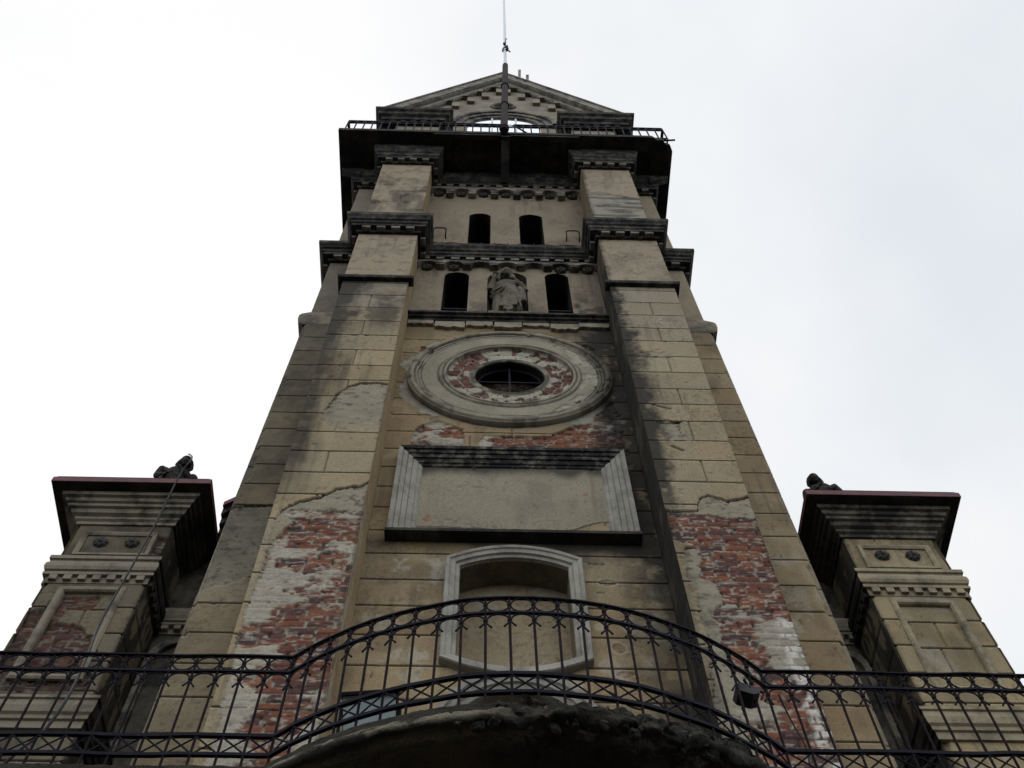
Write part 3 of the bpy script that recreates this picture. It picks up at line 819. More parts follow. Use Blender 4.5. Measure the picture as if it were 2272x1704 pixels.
# ---- arcaded friezes under both cornices
def arcade(z_top, z_arch, z_leg, z_bot, name, rise):
    mb = MB(); st = 0.478; r = 0.163; y0, y1 = W - 0.11, W + 0.002
    xs = [CX + (i - 3) * st for i in range(7)]
    zs = z_arch - rise
    edges = [CX - HI + 0.002] + [(xs[i] + xs[i + 1]) / 2 for i in range(6)] + [CX + HI - 0.002]
    for i, x in enumerate(xs):                     # each bay: plate with a half-round notch
        l, rr = edges[i], edges[i + 1]
        xl, xr = max(x - r, l + 0.01), min(x + r, rr - 0.01)
        arc = []
        for k in range(11):
            t = math.pi * (1 - k / 10.0)
            arc.append((min(max(x + r * math.cos(t), xl), xr), zs + rise * math.sin(t)))
        poly = [(l, z_leg), (l, z_top), (rr, z_top), (rr, z_leg), (xr, z_leg)] + arc[::-1] + [(xl, z_leg)]
        mb.xz(poly, y0 - 0.0007 * (i % 2), y1)
    f = mb.build(name, M_TRIM, tower)
    for e in edges[1:-1]:
        cb = MB()
        cb.xz([(e - 0.072, z_bot), (e - 0.080, z_leg - 0.002), (e + 0.080, z_leg - 0.002), (e + 0.072, z_bot)], y0 - 0.012, y1)
        cb.box(e - 0.084, e + 0.084, y0 - 0.022, y1 + 0.001, z_leg - 0.02, z_leg - 0.003)
        cb.build('corbel', M_TRIM, f)
    return f, xs, zs
def rosette_mesh(rad, th):
    mb = MB()
    for k in range(8):
        t = 2 * math.pi * k / 8
        mb.ball((rad * 0.58 * math.cos(t), -th * 0.4, rad * 0.58 * math.sin(t)), rad * 0.36, th * 0.55, rad * 0.26, 8, 5, rot=Matrix.Rotation(-t, 3, 'Y'))
    mb.ball((0, -th * 0.6, 0), rad * 0.28, th * 0.7, rad * 0.28, 8, 5)
    mb.xz([(rad * 0.9 * math.cos(2 * math.pi * k / 16), rad * 0.9 * math.sin(2 * math.pi * k / 16)) for k in range(16)], -th * 0.3, 0.01)
    o = mb.build('rosette', M_TRIMD)
    me = o.data; bpy.data.objects.remove(o)
    return me
ROS = rosette_mesh(0.115, 0.075)
ROSBIG = rosette_mesh(0.095, 0.055)
ROSBIG.materials[0] = trim_mat('grey_rosette', (0.03, 0.03, 0.03), (0.10, 0.095, 0.085), 14, 0.42, 0.6)
def put(name, me, parent, loc, rz=0.0):
    o = bpy.data.objects.new(name, me); COL.objects.link(o)
    adopt(o, parent)
    o.location = loc; o.rotation_euler = (0, 0, rz)
    return o
f1, xs, zs1 = arcade(25.03, 24.89, 24.60, 24.50, 'frieze', 0.163)
for x in xs: put('rosette', ROS, f1, (x, W, zs1 - 0.03))
f2, xs, zs2 = arcade(20.42, 20.34, 20.23, 20.17, 'frieze', 0.105)
for i in (0, 1, 5, 6): put('rosette', ROS, f2, (xs[i], W, zs2 - 0.02))

# ---- ledges
for s in (-1, 1):
    mb = MB()
    path = [(CX + s * (HO - 0.0), W), (CX + s * HO, B), (CX + s * HI, B), (CX + s * HI, B + 0.08)]
    if s > 0: path = path[::-1]
    mb.sweep([(-0.02, 18.10), (0.075, 18.105), (0.085, 18.14), (0.085, 18.19), (0.05, 18.24), (-0.02, 18.30)], path)
    mb.build('ledge', M_TRIMD, tower)
mb = MB()
mb.sweep([(-0.01, 17.78), (0.05, 17.785), (0.06, 17.83), (0.10, 17.84), (0.105, 17.88), (0.15, 17.89), (0.15, 17.95), (-0.01, 17.965)], [(CX - HI + 0.001, W), (CX + HI - 0.001, W)])
for (x0, x1, za, zb, p) in ((-1.26, -0.86, 17.66, 17.775, .05), (-0.83, -0.36, 17.53, 17.73, .055), (-0.34, 0.08, 17.62, 17.775, .045), (0.11, 0.54, 17.55, 17.73, .06), (0.56, 0.98, 17.66, 17.775, .04), (1.0, 1.44, 17.53, 17.72, .055), (1.45, 1.93, 17.62, 17.775, .05)):
    top = [(x0 + (x1 - x0) * i / 8, zb) for i in range(9)]
    bot = [(x1 - (x1 - x0) * i / 8, za + random.uniform(-0.03, 0.03)) for i in range(9)]
    mb.xz(top + bot, W - p - random.uniform(0, .01), W + 0.03, 1)
mb.build('sill_course', [M_TRIMD, M_STONE], tower)

# ---- the big roundel
def roundel():
    nr, na = 110, 420
    rad = np.linspace(0.505, 1.47, nr); th = np.linspace(0, 2 * math.pi, na, endpoint=False)
    Rr, T = np.meshgrid(rad, th, indexing='ij')
    x = OC[0] + Rr * np.cos(T); z = OC[1] + Rr * np.sin(T)
    def bumpf(r0, wd, hh): return hh * np.sqrt(np.clip(1 - ((Rr - r0) / wd) ** 2, 0, 1))
    h = np.full(Rr.shape, 0.055)
    h = np.maximum(h, 0.06 + bumpf(1.41, 0.045, 0.042)); h = np.maximum(h, 0.05 + bumpf(1.335, 0.022, 0.02))
    h = np.where(Rr > 1.45, 0.07, h)
    h = np.where((Rr < 1.03) & (Rr > 0.90), 0.058 + 0.026 * np.abs(np.sin((Rr - 0.90) / 0.13 * math.pi * 2)), h)
    inner = (Rr < 0.90) & (Rr > 0.585)
    h = np.where(Rr <= 0.585, 0.012 + 0.016 * np.abs(np.sin((Rr - 0.49) / 0.095 * math.pi * 2)), h)
    c = np.broadcast_to(GREY * np.array([1.0, 0.97, 0.93]), Rr.shape + (3,)).copy() * (0.72 + 0.5 * N1.f(x * 4, z * 4, 5))[..., None]
    for r0 in (1.365, 1.315, 1.27, 1.035, 0.965, 0.905): c = blend(c, SOOT_SHADE + 0.01, (1 - sstep(0.004, 0.014, np.abs(Rr - r0))) * (0.35 + 0.5 * sstep(0.35, 0.6, N2.f(np.cos(T) * 4 + 8, np.sin(T) * 4 + r0, 3))))
    # flaked finish: lower right and along the rings
    fl = (inpoly(x, z, [(0.4, 14.3), (0.9, 14.75), (1.25, 15.2), (1.35, 15.9), (1.2, 16.6), (0.9, 17.0), (2, 17.3), (2, 14)]) & (Rr > 1.03) & (Rr < 1.27)).astype(float)
    k = sstep(0.46, 0.50, N2.f(x * 4, z * 6, 5)) * fl
    h = h - 0.014 * k; c = blend(c, MORT * (0.6 + 0.5 * N3.f(x * 8, z * 14, 4))[..., None], k)
    hb, cb = bricks(x, z, 6)
    k2 = sstep(0.62, 0.65, N3.f(x * 3.2 + 1, z * 4.4, 4)) * fl
    h = h + (-0.02 + hb * 0.5) * k2; c = blend(c, cb, k2)
    # inner ring of radial bricks, partly covered
    rb = (T / (2 * math.pi) * 44); fb = rb - np.floor(rb)
    rr2 = N1.t[np.floor(rb).astype(int) & 255, 9]
    cin = np.array([0.115, 0.052, 0.040]) * (0.55 + 0.9 * rr2)[..., None] * (0.7 + 0.6 * N4.f(x * 14, z * 14, 3))[..., None]
    jn = np.maximum(1 - sstep(0.05, 0.13, fb), 1 - sstep(0.006, 0.018, np.abs(Rr - 0.74 - 0.07 * (N5.t[np.floor(rb).astype(int) & 255, 60] - 0.5))))
    cin = blend(cin, MORT * 0.75, jn * 0.85)
    cov = sstep(0.50, 0.54, N2.f(x * 7 + 2, z * 7.4, 5) + 0.08 * (np.sin(T * 2.0 - 1.4) > 0.5) + 0.16 * (Rr < 0.66) * (N3.f(x * 3, z * 3, 2) - 0.3) + 0.03)
    holes = (1 - sstep(0.010, 0.024, np.hypot((np.abs(fb - 0.5)) * 0.12, (Rr - 0.70 - 0.07 * N5.t[np.floor(rb).astype(int) & 255, 30]) * 0.8))) * (rr2 > 0.35)
    hin = 0.0 + 0.012 * (N4.f(x * 12, z * 12, 3) - 0.5) - 0.012 * jn
    cin = blend(cin, MORT * (0.66 + 0.5 * N3.f(x * 7, z * 9, 4))[..., None], cov); hin = hin + 0.012 * cov - 0.03 * holes
    cin = blend(cin, SOOT_SHADE, holes * 0.95)
    h = np.where(inner, hin, h); c = np.where(inner[..., None], cin, c)
    # soot on the ring tops' undersides, patchy all over
    d = 0.45 * sstep(0.52, 0.70, N4.f(x * 6 + 7, z * 6, 5)) * ((Rr > 1.27) | ((Rr > 0.90) & (Rr < 1.03)) | (Rr < .6))
    d = d + 0.7 * sstep(1.2, 1.75, x + 0.4 * (N1.f(x * 3, z * 3, 4) - .5)) * (Rr > 1.25)
    c = blend(c, SOOT_SHADE, np.clip(d, 0, 0.85))
    c = blend(c, SOOT_SHADE + 0.02, 0.75 * (Rr < 0.575) * sstep(0.3, 0.6, N3.f(x * 7, z * 7, 3)))
    # small losses along the outer edge
    h = h - 0.03 * sstep(0.64, 0.67, N1.f(x * 6, z * 6, 4)) * (Rr > 1.30)
    h = h + 0.006 * (N2.f(x * 20, z * 20, 3) - 0.5)
    co = np.stack([x, W - h, z], -1).reshape(-1, 3)
    # outer rim and inner rim back to the wall
    co = np.concatenate([co, np.stack([OC[0] + 1.47 * np.cos(th), np.full(na, W + 0.05), OC[1] + 1.47 * np.sin(th)], -1),
                         np.stack([OC[0] + 0.50 * np.cos(th), np.full(na, W + 0.13), OC[1] + 0.50 * np.sin(th)], -1)])
    co = np.concatenate([co, np.stack([OC[0] + 0.502 * np.cos(th), np.full(na, W + 0.012), OC[1] + 0.502 * np.sin(th)], -1)])
    dk = np.broadcast_to(np.array([0.010, 0.0095, 0.009]), (na, 3))  # inner reveal coloured near-black for the shade in the opening
    cc = np.concatenate([c.reshape(-1, 3), c[-1] * 0.55, dk, dk])
    i = np.arange(nr - 1)[:, None] * na + np.arange(na)[None, :]
    j = np.arange(nr - 1)[:, None] * na + (np.arange(na)[None, :] + 1) % na
    q = np.stack([i, i + na, j + na, j], -1).reshape(-1, 4)
    a = np.arange(na); b = (a + 1) % na
    q2 = np.stack([(nr - 1) * na + a, nr * na + a, nr * na + b, (nr - 1) * na + b], -1)
    q3 = np.concatenate([np.stack([(nr + 1) * na + a, (nr + 2) * na + a, (nr + 2) * na + b, (nr + 1) * na + b], -1), np.stack([(nr + 2) * na + a, a, b, (nr + 2) * na + b], -1)])
    o = grid_mesh('roundel', tower, co, np.concatenate([q, q2, q3]), cc)
    return o
rd = roundel()
mb = MB()
ring = [(OC[0] + 0.465 * math.cos(2 * math.pi * k / 40), OC[1] + 0.465 * math.sin(2 * math.pi * k / 40)) for k in range(40)]
mb.tube([(x, W + 0.12, z) for x, z in ring], 0.024, 8, closed=True)
mb.box(OC[0] - 0.013, OC[0] + 0.013, W + 0.07, W + 0.10, OC[1] - 0.47, OC[1] + 0.47)
mb.box(OC[0] - 0.47, OC[0] + 0.47, W + 0.073, W + 0.098, OC[1] - 0.012, OC[1] + 0.012)
mb.build('window_bar', M_IRON, rd)
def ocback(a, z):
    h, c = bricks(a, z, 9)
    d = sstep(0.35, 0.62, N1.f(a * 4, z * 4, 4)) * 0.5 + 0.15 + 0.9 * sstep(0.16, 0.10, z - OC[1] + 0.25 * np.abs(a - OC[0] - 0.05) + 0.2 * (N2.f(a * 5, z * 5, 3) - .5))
    return h * 2, blend(c * 0.42, SOOT_SHADE * 0.4, np.clip(d, 0, 0.95))  # infill darkened, its lower part painted black as an unlit hole
hfield('brick_infill', rd, 'x', W + 0.22, OC[0] - 0.6, OC[0] + 0.6, OC[1] - 0.6, OC[1] + 0.7, 0.015, ocback)

# ---- big inscription panel
def pn_dirt(a, z):
    return np.clip(sstep(13.05, 13.3, z + 0.25 * (N1.f(a * 4, z * 1, 4) - .5)) * 0.75 + 0.12 * N3.f(a * 2, z * 5, 4), 0, 0.8)
def pn_base(a, z): return np.broadcast_to(GREY * np.array([1.0, 0.98, 0.95]), a.shape + (3,)).copy()
def pn_extra(a, z, h, c):
    lim = 11.98 + 0.16 * sstep(0.9, 1.45, a) + 0.10 * (N1.f(a * 3.4, a * 0 + 1, 4) - 0.5)
    m = (z < lim).astype(float)
    hb, cb = bricks(a, z, 7)
    bm_ = sstep(0.75, 1.15, a + 0.5 * (N2.f(a * 4, z * 6, 3) - .5)) * sstep(12.12, 12.02, z)
    h = h - 0.018 * m; c = blend(c, MORT * 0.85, m * 0.8); c = blend(c, cb, m * bm_)
    e = (1 - sstep(0.0, 0.014, np.abs(z - lim))); c = blend(c, SOOT_SHADE, e * 0.7)
    for (x, zz, rx, rz) in ((-0.62, 12.72, 0.045, 0.02), (1.2, 12.72, 0.035, 0.04), (-0.64, 12.18, .05, .08)):
        d = np.hypot((a - x) / rx, (z - zz) / rz) + 0.8 * (N1.f(a * 14, z * 14, 3) - .5)
        c = blend(c, np.array([0.27, 0.13, 0.09]), (1 - sstep(0.8, 1, d)) * 0.7)
    return h, c
panel = hfield('panel', tower, 'x', W - 0.012, CX - 1.13, CX + 1.13, 11.72, 13.36, 0.016, wall_fn(pn_base, [], dirt=pn_dirt, extra=pn_extra, seed=41))
PF = [(-0.02, 0.0), (0.0, 0.03), (0.035, 0.032), (0.045, 0.052), (0.10, 0.066), (0.108, 0.060), (0.114, 0.084), (0.165, 0.096), (0.172, 0.090), (0.178, 0.112), (0.225, 0.122), (0.232, 0.114), (0.240, 0.142), (0.29, 0.148), (0.295, -0.02)]
mb = MB()
mb.frame([(CX - 1.11, 11.767), (CX - 1.11, 13.31), (CX + 1.11, 13.31), (CX + 1.11, 11.767)], PF, W, closed=False)
for k in range(len(mb.f)):
    if len(PF) - 1 <= k < 2 * (len(PF) - 1): mb.m[k] = 1  # frame head darker: soot and shade of its down-facing steps painted in
mb.build('panel_frame', [M_FRAME, trim_mat('sooty_shaded_head', (0.012, 0.012, 0.013), (0.16, 0.15, 0.125), 6.0, 0.48, 0.68)], panel)
mb = MB()
mb.box(CX - 1.42, CX + 1.42, W - 0.155, W + 0.02, 11.715, 11.765)
mb.build('panel_sill', M_SOFFIT, panel)

# ---- blind window below the panel
def bp_base(a, z):
    c = np.broadcast_to(np.array([0.29, 0.235, 0.15]), a.shape + (3,)).copy()
    return blend(c, MORT * 0.85, sstep(0.54, 0.66, N2.f(a * 3, z * 3, 6)) * 0.6)
o2 = bw_out()
bwin = recess('blind_window', o2, W + 0.0, W + 0.36, tower, trim_mat('reveal_plaster', (0.10, 0.085, 0.06), (0.17, 0.145, 0.10), 3), M_STONE)
hfield('blind_panel', bwin, 'x', W + 0.335, CX - 0.6, CX + 0.6, 9.6, 11.5, 0.02, wall_fn(bp_base, [], seed=51, dirt=lambda a, z: 0.25 * N1.f(a * 2, z * 2, 4)))
mb = MB()
mb.frame(o2, [(-0.004, -0.02), (0.0, 0.03), (0.035, 0.04), (0.045, 0.065), (0.095, 0.072), (0.105, 0.088), (0.140, 0.095), (0.15, 0.08), (0.152, -0.02)], W)
mb.build('window_frame', M_FRAME, bwin)
# ---- arched doorway to the balcony
d2 = arch_pts(CX, 0.60, 6.3, 8.75, 0.62)
door = recess('balcony_door', d2, W, W + 0.32, tower, M_STONE, M_STONE)
mb = MB()
mb.frame(d2, [(-0.004, -0.02), (0.0, 0.03), (0.05, 0.045), (0.06, 0.07), (0.11, 0.08), (0.12, 0.105), (0.165, 0.115), (0.17, -0.02)], W, closed=False)
mb.build('door_frame', M_FRAME, door)

# ================================================================== GALLERY AND BELFRY
GZ0, GZ1 = 25.80, 25.95
GH, GY = 3.69, 5.90
gal_poly = [(CX - GH, GY), (CX + 3.22, GY), (CX + 3.34, GY + 0.06), (CX + 3.45, GY + 0.05), (CX + 3.52, GY + 0.14), (CX + 3.63, GY + 0.17), (CX + GH, GY + 0.30), (CX + GH, YB + 0.5), (CX - GH, YB + 0.5)]
mb = MB(); mb.xy(gal_poly, GZ0, GZ1)
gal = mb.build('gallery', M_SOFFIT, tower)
x = CX - 0.02                                    # bracket under the mast, ribs and side consoles under the gallery
mb = MB()
mb.xy([(x - 0.10, GY + 0.02), (x + 0.10, GY + 0.02), (x + 0.10, W - 0.24), (x - 0.10, W - 0.24)], 25.62, GZ0 - 0.001)
mb.add([(x - .09, GY + .1, 25.62), (x + .09, GY + .1, 25.62), (x + .09, W - .2, 25.62), (x - .09, W - .2, 25.62), (x - .09, W - .2, 25.15), (x + .09, W - .2, 25.15)],
       [(0, 1, 2, 3), (0, 4, 5, 1), (3, 2, 5, 4), (0, 3, 4), (1, 5, 2)])
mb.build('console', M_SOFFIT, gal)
for x in (CX - 1.28, CX + 1.28):
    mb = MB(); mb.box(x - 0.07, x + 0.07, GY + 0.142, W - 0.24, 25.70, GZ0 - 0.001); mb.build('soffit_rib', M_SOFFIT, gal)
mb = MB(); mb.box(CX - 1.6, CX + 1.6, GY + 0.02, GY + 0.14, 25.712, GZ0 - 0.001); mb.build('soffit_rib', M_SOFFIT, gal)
for s in (-1, 1):
    for y in (6.75, 8.6, 10.4, 12.2):
        x0 = CX + s * HBU; x1 = CX + s * (GH - 0.06)
        mb = MB(); mb.xz([(x0, 25.30), (x0, 25.795), (x1, 25.795), (x1, 25.66)], y, y + 0.14); mb.build('console', M_TRIMD, gal)

# belfry front wall: arch and gable, open to the sky above
EZ, SL = 31.45, 1.643
APZ = EZ + HBU * SL
bel = MB()
AR, AZC = 0.95, 31.02
arcL = [(CX + AR * math.cos(t), AZC + AR * math.sin(t)) for t in [math.pi / 2 + math.pi / 2 * k / 12 for k in range(13)]]
left = [(CX - HBU, 25.9), (CX - HBU, EZ), (CX, APZ)] + arcL + [(CX - AR, 25.9)]
right = [(2 * CX - x, z) for x, z in left][::-1]
bel.xz(left, W, W + 0.45); bel.xz(right, W, W + 0.45)
for s in (-1, 1):                                 # side walls, thin piers of the open bell stage
    a_, b_ = sorted((CX + s * HBU, CX + s * (HBU - 0.45)))
    bel.box(a_, b_, W + 0.452, YB, 25.9, EZ)
bel.xz([(CX - HBU, 25.9), (CX - HBU, EZ), (CX - AR, EZ), (CX - AR, 25.9)], YB - 0.45, YB - 0.002)
bel.xz([(CX + HBU, 25.9), (CX + HBU, EZ), (CX + AR, EZ), (CX + AR, 25.9)], YB - 0.45, YB - 0.002)
belfry = bel.build('belfry', trim_mat('gable_stucco', (0.15, 0.135, 0.11), (0.26, 0.23, 0.175), 2.0, 0.36, 0.6), tower)
mb = MB()                                        # archivolt
n = 24
for (r0, r1, p) in ((AR, AR + 0.16, 0.05), (AR + 0.16, AR + 0.34, 0.09), (AR + 0.34, AR + 0.46, 0.13)):
    vs = []
    for k in range(n + 1):
        t = math.pi * k / n
        for r in (r0, r1):
            for y in (W - p, W + 0.03): vs.append((CX + r * math.cos(t), y, AZC + r * math.sin(t)))
    fs = []
    for k in range(n):
        b = k * 4; c = b + 4
        fs += [(b, b + 2, c + 2, c), (b, c, c + 1, b + 1), (b + 2, b + 3, c + 3, c + 2)]
    mb.add(vs, fs)
mb.build('archivolt', M_TRIM, belfry)
mb = MB()                                        # glazed arch with white bars
mb.xz(arch_pts(CX, AR + 0.02, 25.95, AZC, AR + 0.02, 20), W - 0.006, W + 0.03)
gz = mb.build('arch_glazing', M_SHINE, tower)
mb = MB()
for x in (-0.32, 0.32): mb.box(CX + x - 0.025, CX + x + 0.025, W - 0.03, W - 0.008, 25.95, AZC + 0.88)
for z in (28.2, 29.6, 31.0): mb.box(CX - AR, CX + AR, W - 0.026, W - 0.0085, z - 0.025, z + 0.025)
mb.build('glazing_bar', M_POLE, gz)
# raking cornice
mb = MB()
def chev(off0, off1, y0, y1, hw):
    z = lambda x, o: 37.30 - o - abs(x) * SL
    mb.xz([(CX - hw, z(hw, off0)), (CX, z(0, off0)), (CX + hw, z(hw, off0)), (CX + hw, z(hw, off1)), (CX, z(0, off1)), (CX - hw, z(hw, off1))], y0, y1)
chev(0.0, 0.10, W - 0.27, W + 0.60, 3.40)
chev(0.101, 0.66, W - 0.235, W + 0.55, 3.37)
chev(0.661, 0.73, W - 0.20, W + 0.50, 3.34)
chev(0.731, 1.03, W - 0.11, W + 0.02, 3.28)
chev(1.031, 1.11, W - 0.085, W + 0.023, 3.22)
mb.build('raking_cornice', trim_mat('rake_stucco', (0.08, 0.075, 0.068), (0.24, 0.22, 0.185), 3.2, 0.36, 0.56), belfry)
# stepped corbel table under the rake
cbl = []
steps = [(0.20, 35.50), (0.62, 34.86), (1.03, 34.18), (1.45, 33.50)]
for s in (-1, 1):
    for k, (x, z) in enumerate(steps):
        x2 = x + 0.42
        q = [(CX + s * x, z), (CX + s * x, 36.15 - x * SL), (CX + s * x2, 36.15 - x2 * SL), (CX + s * x2, z)]
        if 36.15 - x2 * SL < z: q = [(CX + s * x, z), (CX + s * x, 36.15 - x * SL), (CX + s * (36.15 - z) / SL, z)]
        mb = MB(); mb.xz(q, W - 0.14 - 0.001 * k, W + 0.01); mb.build('corbel_table', M_TRIM, tower)
        cbl.append((*sorted((CX + s * (x + 0.02), CX + s * (x - 0.19))), W - 0.10, W + 0.01, z - 0.50, z - 0.002))
mb = MB(); mb.xz([(CX - 0.19, 35.66), (CX - 0.19, 35.84), (CX, 36.15), (CX + 0.19, 35.84), (CX + 0.19, 35.66)], W - 0.099, W + 0.01)
f = mb.build('corbel_table', M_TRIM, tower)
for q in cbl:
    cbm = MB(); cbm.box(*q); cbm.build('corbel', M_STONE, f)
mb = MB()
ring = [(CX - 0.01 + 0.33 * math.cos(2 * math.pi * k / 28), 33.45 + 0.33 * math.sin(2 * math.pi * k / 28)) for k in range(28)]
mb.xz(ring, W - 0.012, W + 0.02)
oc = mb.build('gable_roundel', M_DARK, tower)
mb = MB(); mb.tube([(x, W - 0.01, z) for x, z in ring], 0.045, 8, closed=True)
mb.build('rim', M_TRIM, oc)
# corner pilasters of the bell stage with heavy caps
for s in (-1, 1):
    a_, b_ = sorted((CX + s * HI, CX + s * HO))
    mb = MB(); mb.box(a_, b_, B, W + 0.004, 25.94, 28.6)
    p = mb.build('pilaster', M_STONE, tower)
    mb = MB()
    if s > 0: b_ = CX + 2.87
    else: a_ = CX - 2.87
    path = [(a_, W), (a_, B), (b_, B), (b_, W), (CX + s * HBU, W), (CX + s * HBU, W + 1.2)] if s > 0 else [(CX + s * HBU, W + 1.2), (CX + s * HBU, W), (a_, W), (a_, B), (b_, B), (b_, W)]
    mb.sweep([(-0.02, 28.50), (0.05, 28.50), (0.06, 28.60), (0.15, 28.61), (0.17, 28.75), (0.24, 28.80), (0.26, 28.93), (0.32, 28.98), (0.33, 29.12), (0.24, 29.25), (-0.02, 29.35)], path)
    mb.xy([(a_, B), (b_, B), (b_, W), (a_, W)], 28.6, 29.3)
    dentils(mb, path[:4] if s > 0 else path[2:], 28.52, 28.605, 0.05, 0.13, 0.13, 0.12)
    mb.build('capital', M_TRIMD, p)

# ================================================================== NAVE FRONT AND CORNER PIERS
PY, PH, PO, NY = 7.40, 0.55, 4.51, 8.12
pier_bricks = {-1: [[(-5.0, 9.75), (-5.0, 10.95), (-4.6, 10.97), (-4.55, 11.24), (-4.05, 11.22), (-4.1, 11.06), (-4.38, 11.0), (-4.42, 10.78), (-4.1, 10.72), (-3.86, 10.38), (-3.72, 9.75)], [(-4.9, 8.3), (-4.9, 9.0), (-4.3, 8.95), (-4.1, 8.5), (-4.5, 8.3)], [(-3.86, 11.75), (-3.82, 12.3), (-3.6, 12.3), (-3.6, 11.6)]], 1: []}
JP = [11.0, 10.58, 10.16, 9.74, 8.85, 8.45, 8.05, 7.6]
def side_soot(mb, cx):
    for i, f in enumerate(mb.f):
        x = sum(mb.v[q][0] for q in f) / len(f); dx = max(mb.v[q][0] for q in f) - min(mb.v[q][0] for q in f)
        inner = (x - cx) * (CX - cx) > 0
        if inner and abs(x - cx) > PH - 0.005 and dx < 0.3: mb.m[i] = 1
def pier(s):
    cx = CX - 0.02 + s * PO
    t = thing('corner_pier', (cx, PY, 0),
              'sooty corner pier left of the tower, its panel peeled to red brick' if s < 0 else
              'tan corner pier right of the tower with an intact sunk panel', 'pier', 'corner piers of the church front')
    def base(a, z):
        c = np.broadcast_to(TAN * (np.array([0.92, 0.93, 0.95]) if s < 0 else np.array([1.0, 0.97, 0.9])), a.shape + (3,)).copy()
        return blend(c, MORT * 0.9, sstep(0.58, 0.68, N2.f(a * 3 + 3, z * 3, 5)) * 0.6 * (np.abs(a - cx) < 0.3))
    def dirt(a, z):
        d = 0.30 * sstep(0.45, 0.66, N1.f(a * 2.3, z * 1.6, 5)) + (0.46 if s < 0 else 0.04)
        return np.clip(d + 0.3 * sstep(0.2, 0.0, (cx + s * -PH - a) * -s) * 0, 0, 0.75)
    def extra(a, z, h, c):
        e = np.minimum(np.abs(a - cx + PH), np.abs(a - cx - PH))
        k = sstep(0.03, 0.0, e - 0.08 * np.clip(N1.f(z * 5, a * 0 + cx, 5) - 0.56, 0, 1) * 2)
        h = h - 0.03 * k; c = blend(c, GREY * 0.5, k * 0.6)
        pan = (np.abs(a - cx) < 0.30) & (z > 9.95) & (z < 11.28)
        h = np.where(pan, h - 0.035, h)
        return h, c
    vj = [(cx + 0.02, 10.58, 11.0), (cx - 0.05, 10.16, 10.58), (cx + 0.06, 8.45, 8.85)]
    fn = wall_fn(base, JP, vj, pier_bricks[s], [], lambda a, z: 0.12 + 0 * a, dirt, seed=60 + s, extra=extra)
    hfield('shaft', t, 'x', PY, cx - PH, cx + PH, 6.3, 12.55, 0.0155, fn, J=JP)
    mb = MB(); mb.box(cx - PH + 0.05, cx + PH - 0.05, PY + 0.14, NY + 0.3, 0, 12.9)
    mb.box(cx - PH, cx + PH, PY, PY + 0.3, 0, 6.3)
    mb.build('pier_core', M_STONE, t)
    sd = lambda a, z: np.clip(0.92 + 0.4 * (N1.f(a * 4, z * 0.5, 4) - .5) - 0.5 * sstep(0.57, 0.66, N2.f(a * 7, z * 2.0, 4)), 0, 0.95)
    so = lambda a, z: 0.2 + 0.2 * N1.f(a * 3, z * 2, 4)
    hfield('side', t, 'y', cx - PH, PY, NY, 6.3, 12.55, 0.02, wall_fn(base_low, JP, dirt=sd if s > 0 else so, seed=70 + s), sign=-1)
    hfield('side', t, 'y', cx + PH, PY, NY, 6.3, 12.55, 0.02, wall_fn(base_low, JP, dirt=sd if s < 0 else so, seed=75 + s), sign=1)
    L = [(cx - PH, NY), (cx - PH, PY), (cx + PH, PY), (cx + PH, NY)]
    mm = trim_mat('pier_trim', (0.11, 0.098, 0.072) if s > 0 else (0.05, 0.047, 0.04), (0.28, 0.24, 0.16) if s > 0 else (0.20, 0.175, 0.13), 2.4, 0.34, 0.54)
    mc = trim_mat('pier_cornice', (0.03, 0.029, 0.027) if s > 0 else (0.05, 0.047, 0.040), (0.17, 0.155, 0.12) if s > 0 else (0.22, 0.195, 0.145), 3.4, 0.42 if s > 0 else 0.36, 0.62 if s > 0 else 0.54)
    mb = MB()
    mb.sweep([(-0.01, 12.51), (0.025, 12.51), (0.03, 12.555), (0.06, 12.575), (0.065, 12.61), (0.11, 12.63), (0.13, 12.68), (0.165, 12.69), (0.17, 12.735), (0.20, 12.745), (0.215, 12.79), (0.255, 12.80), (0.26, 12.858)], L)
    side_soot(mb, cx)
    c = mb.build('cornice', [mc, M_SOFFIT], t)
    mb = MB()
    mb.sweep([(0.20, 12.868), (0.386, 12.868)], L, mi=1)  # underside of the red edge coloured near-black as its shade
    mb.sweep([(0.386, 12.868), (0.390, 12.872), (0.390, 12.955), (0.38, 12.965), (0.38, 12.978), (-0.3, 13.0)], L)
    mb.add([(cx - 0.9, PY - 0.38, 12.987), (cx + 0.9, PY - 0.38, 12.987), (cx + 0.9, NY + 0.4, 12.987), (cx - 0.9, NY + 0.4, 12.987)], [(0, 1, 2, 3)])
    mb.build('metal_edge', [M_RED, M_SOFFIT], t, fixn=False)
    mb = MB()
    mb.sweep([(-0.01, 11.40), (0.008, 11.40), (0.012, 11.50), (0.05, 11.505), (0.052, 11.545), (0.035, 11.55), (0.035, 11.575), (0.058, 11.585), (0.072, 11.63), (0.068, 11.69), (0.045, 11.735), (0.042, 11.765), (0.066, 11.775), (0.066, 11.83), (-0.01, 11.84)], L)
    for q in (L[0:2], L[1:3], L[2:4]): dentils(mb, q, 11.425, 11.502, 0.008, 0.048, 0.085, 0.062)
    side_soot(mb, cx)
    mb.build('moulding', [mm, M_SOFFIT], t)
    mb = MB()
    mb.sweep([(-0.01, 9.22), (0.03, 9.22), (0.035, 9.30), (0.06, 9.31), (0.065, 9.35), (0.09, 9.37), (0.105, 9.44), (0.10, 9.51), (0.12, 9.52), (0.12, 9.555), (-0.01, 9.58)], L)
    side_soot(mb, cx)
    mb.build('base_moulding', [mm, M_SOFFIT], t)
    mb = MB()                                      # sunk frieze panel and shaft panel frames
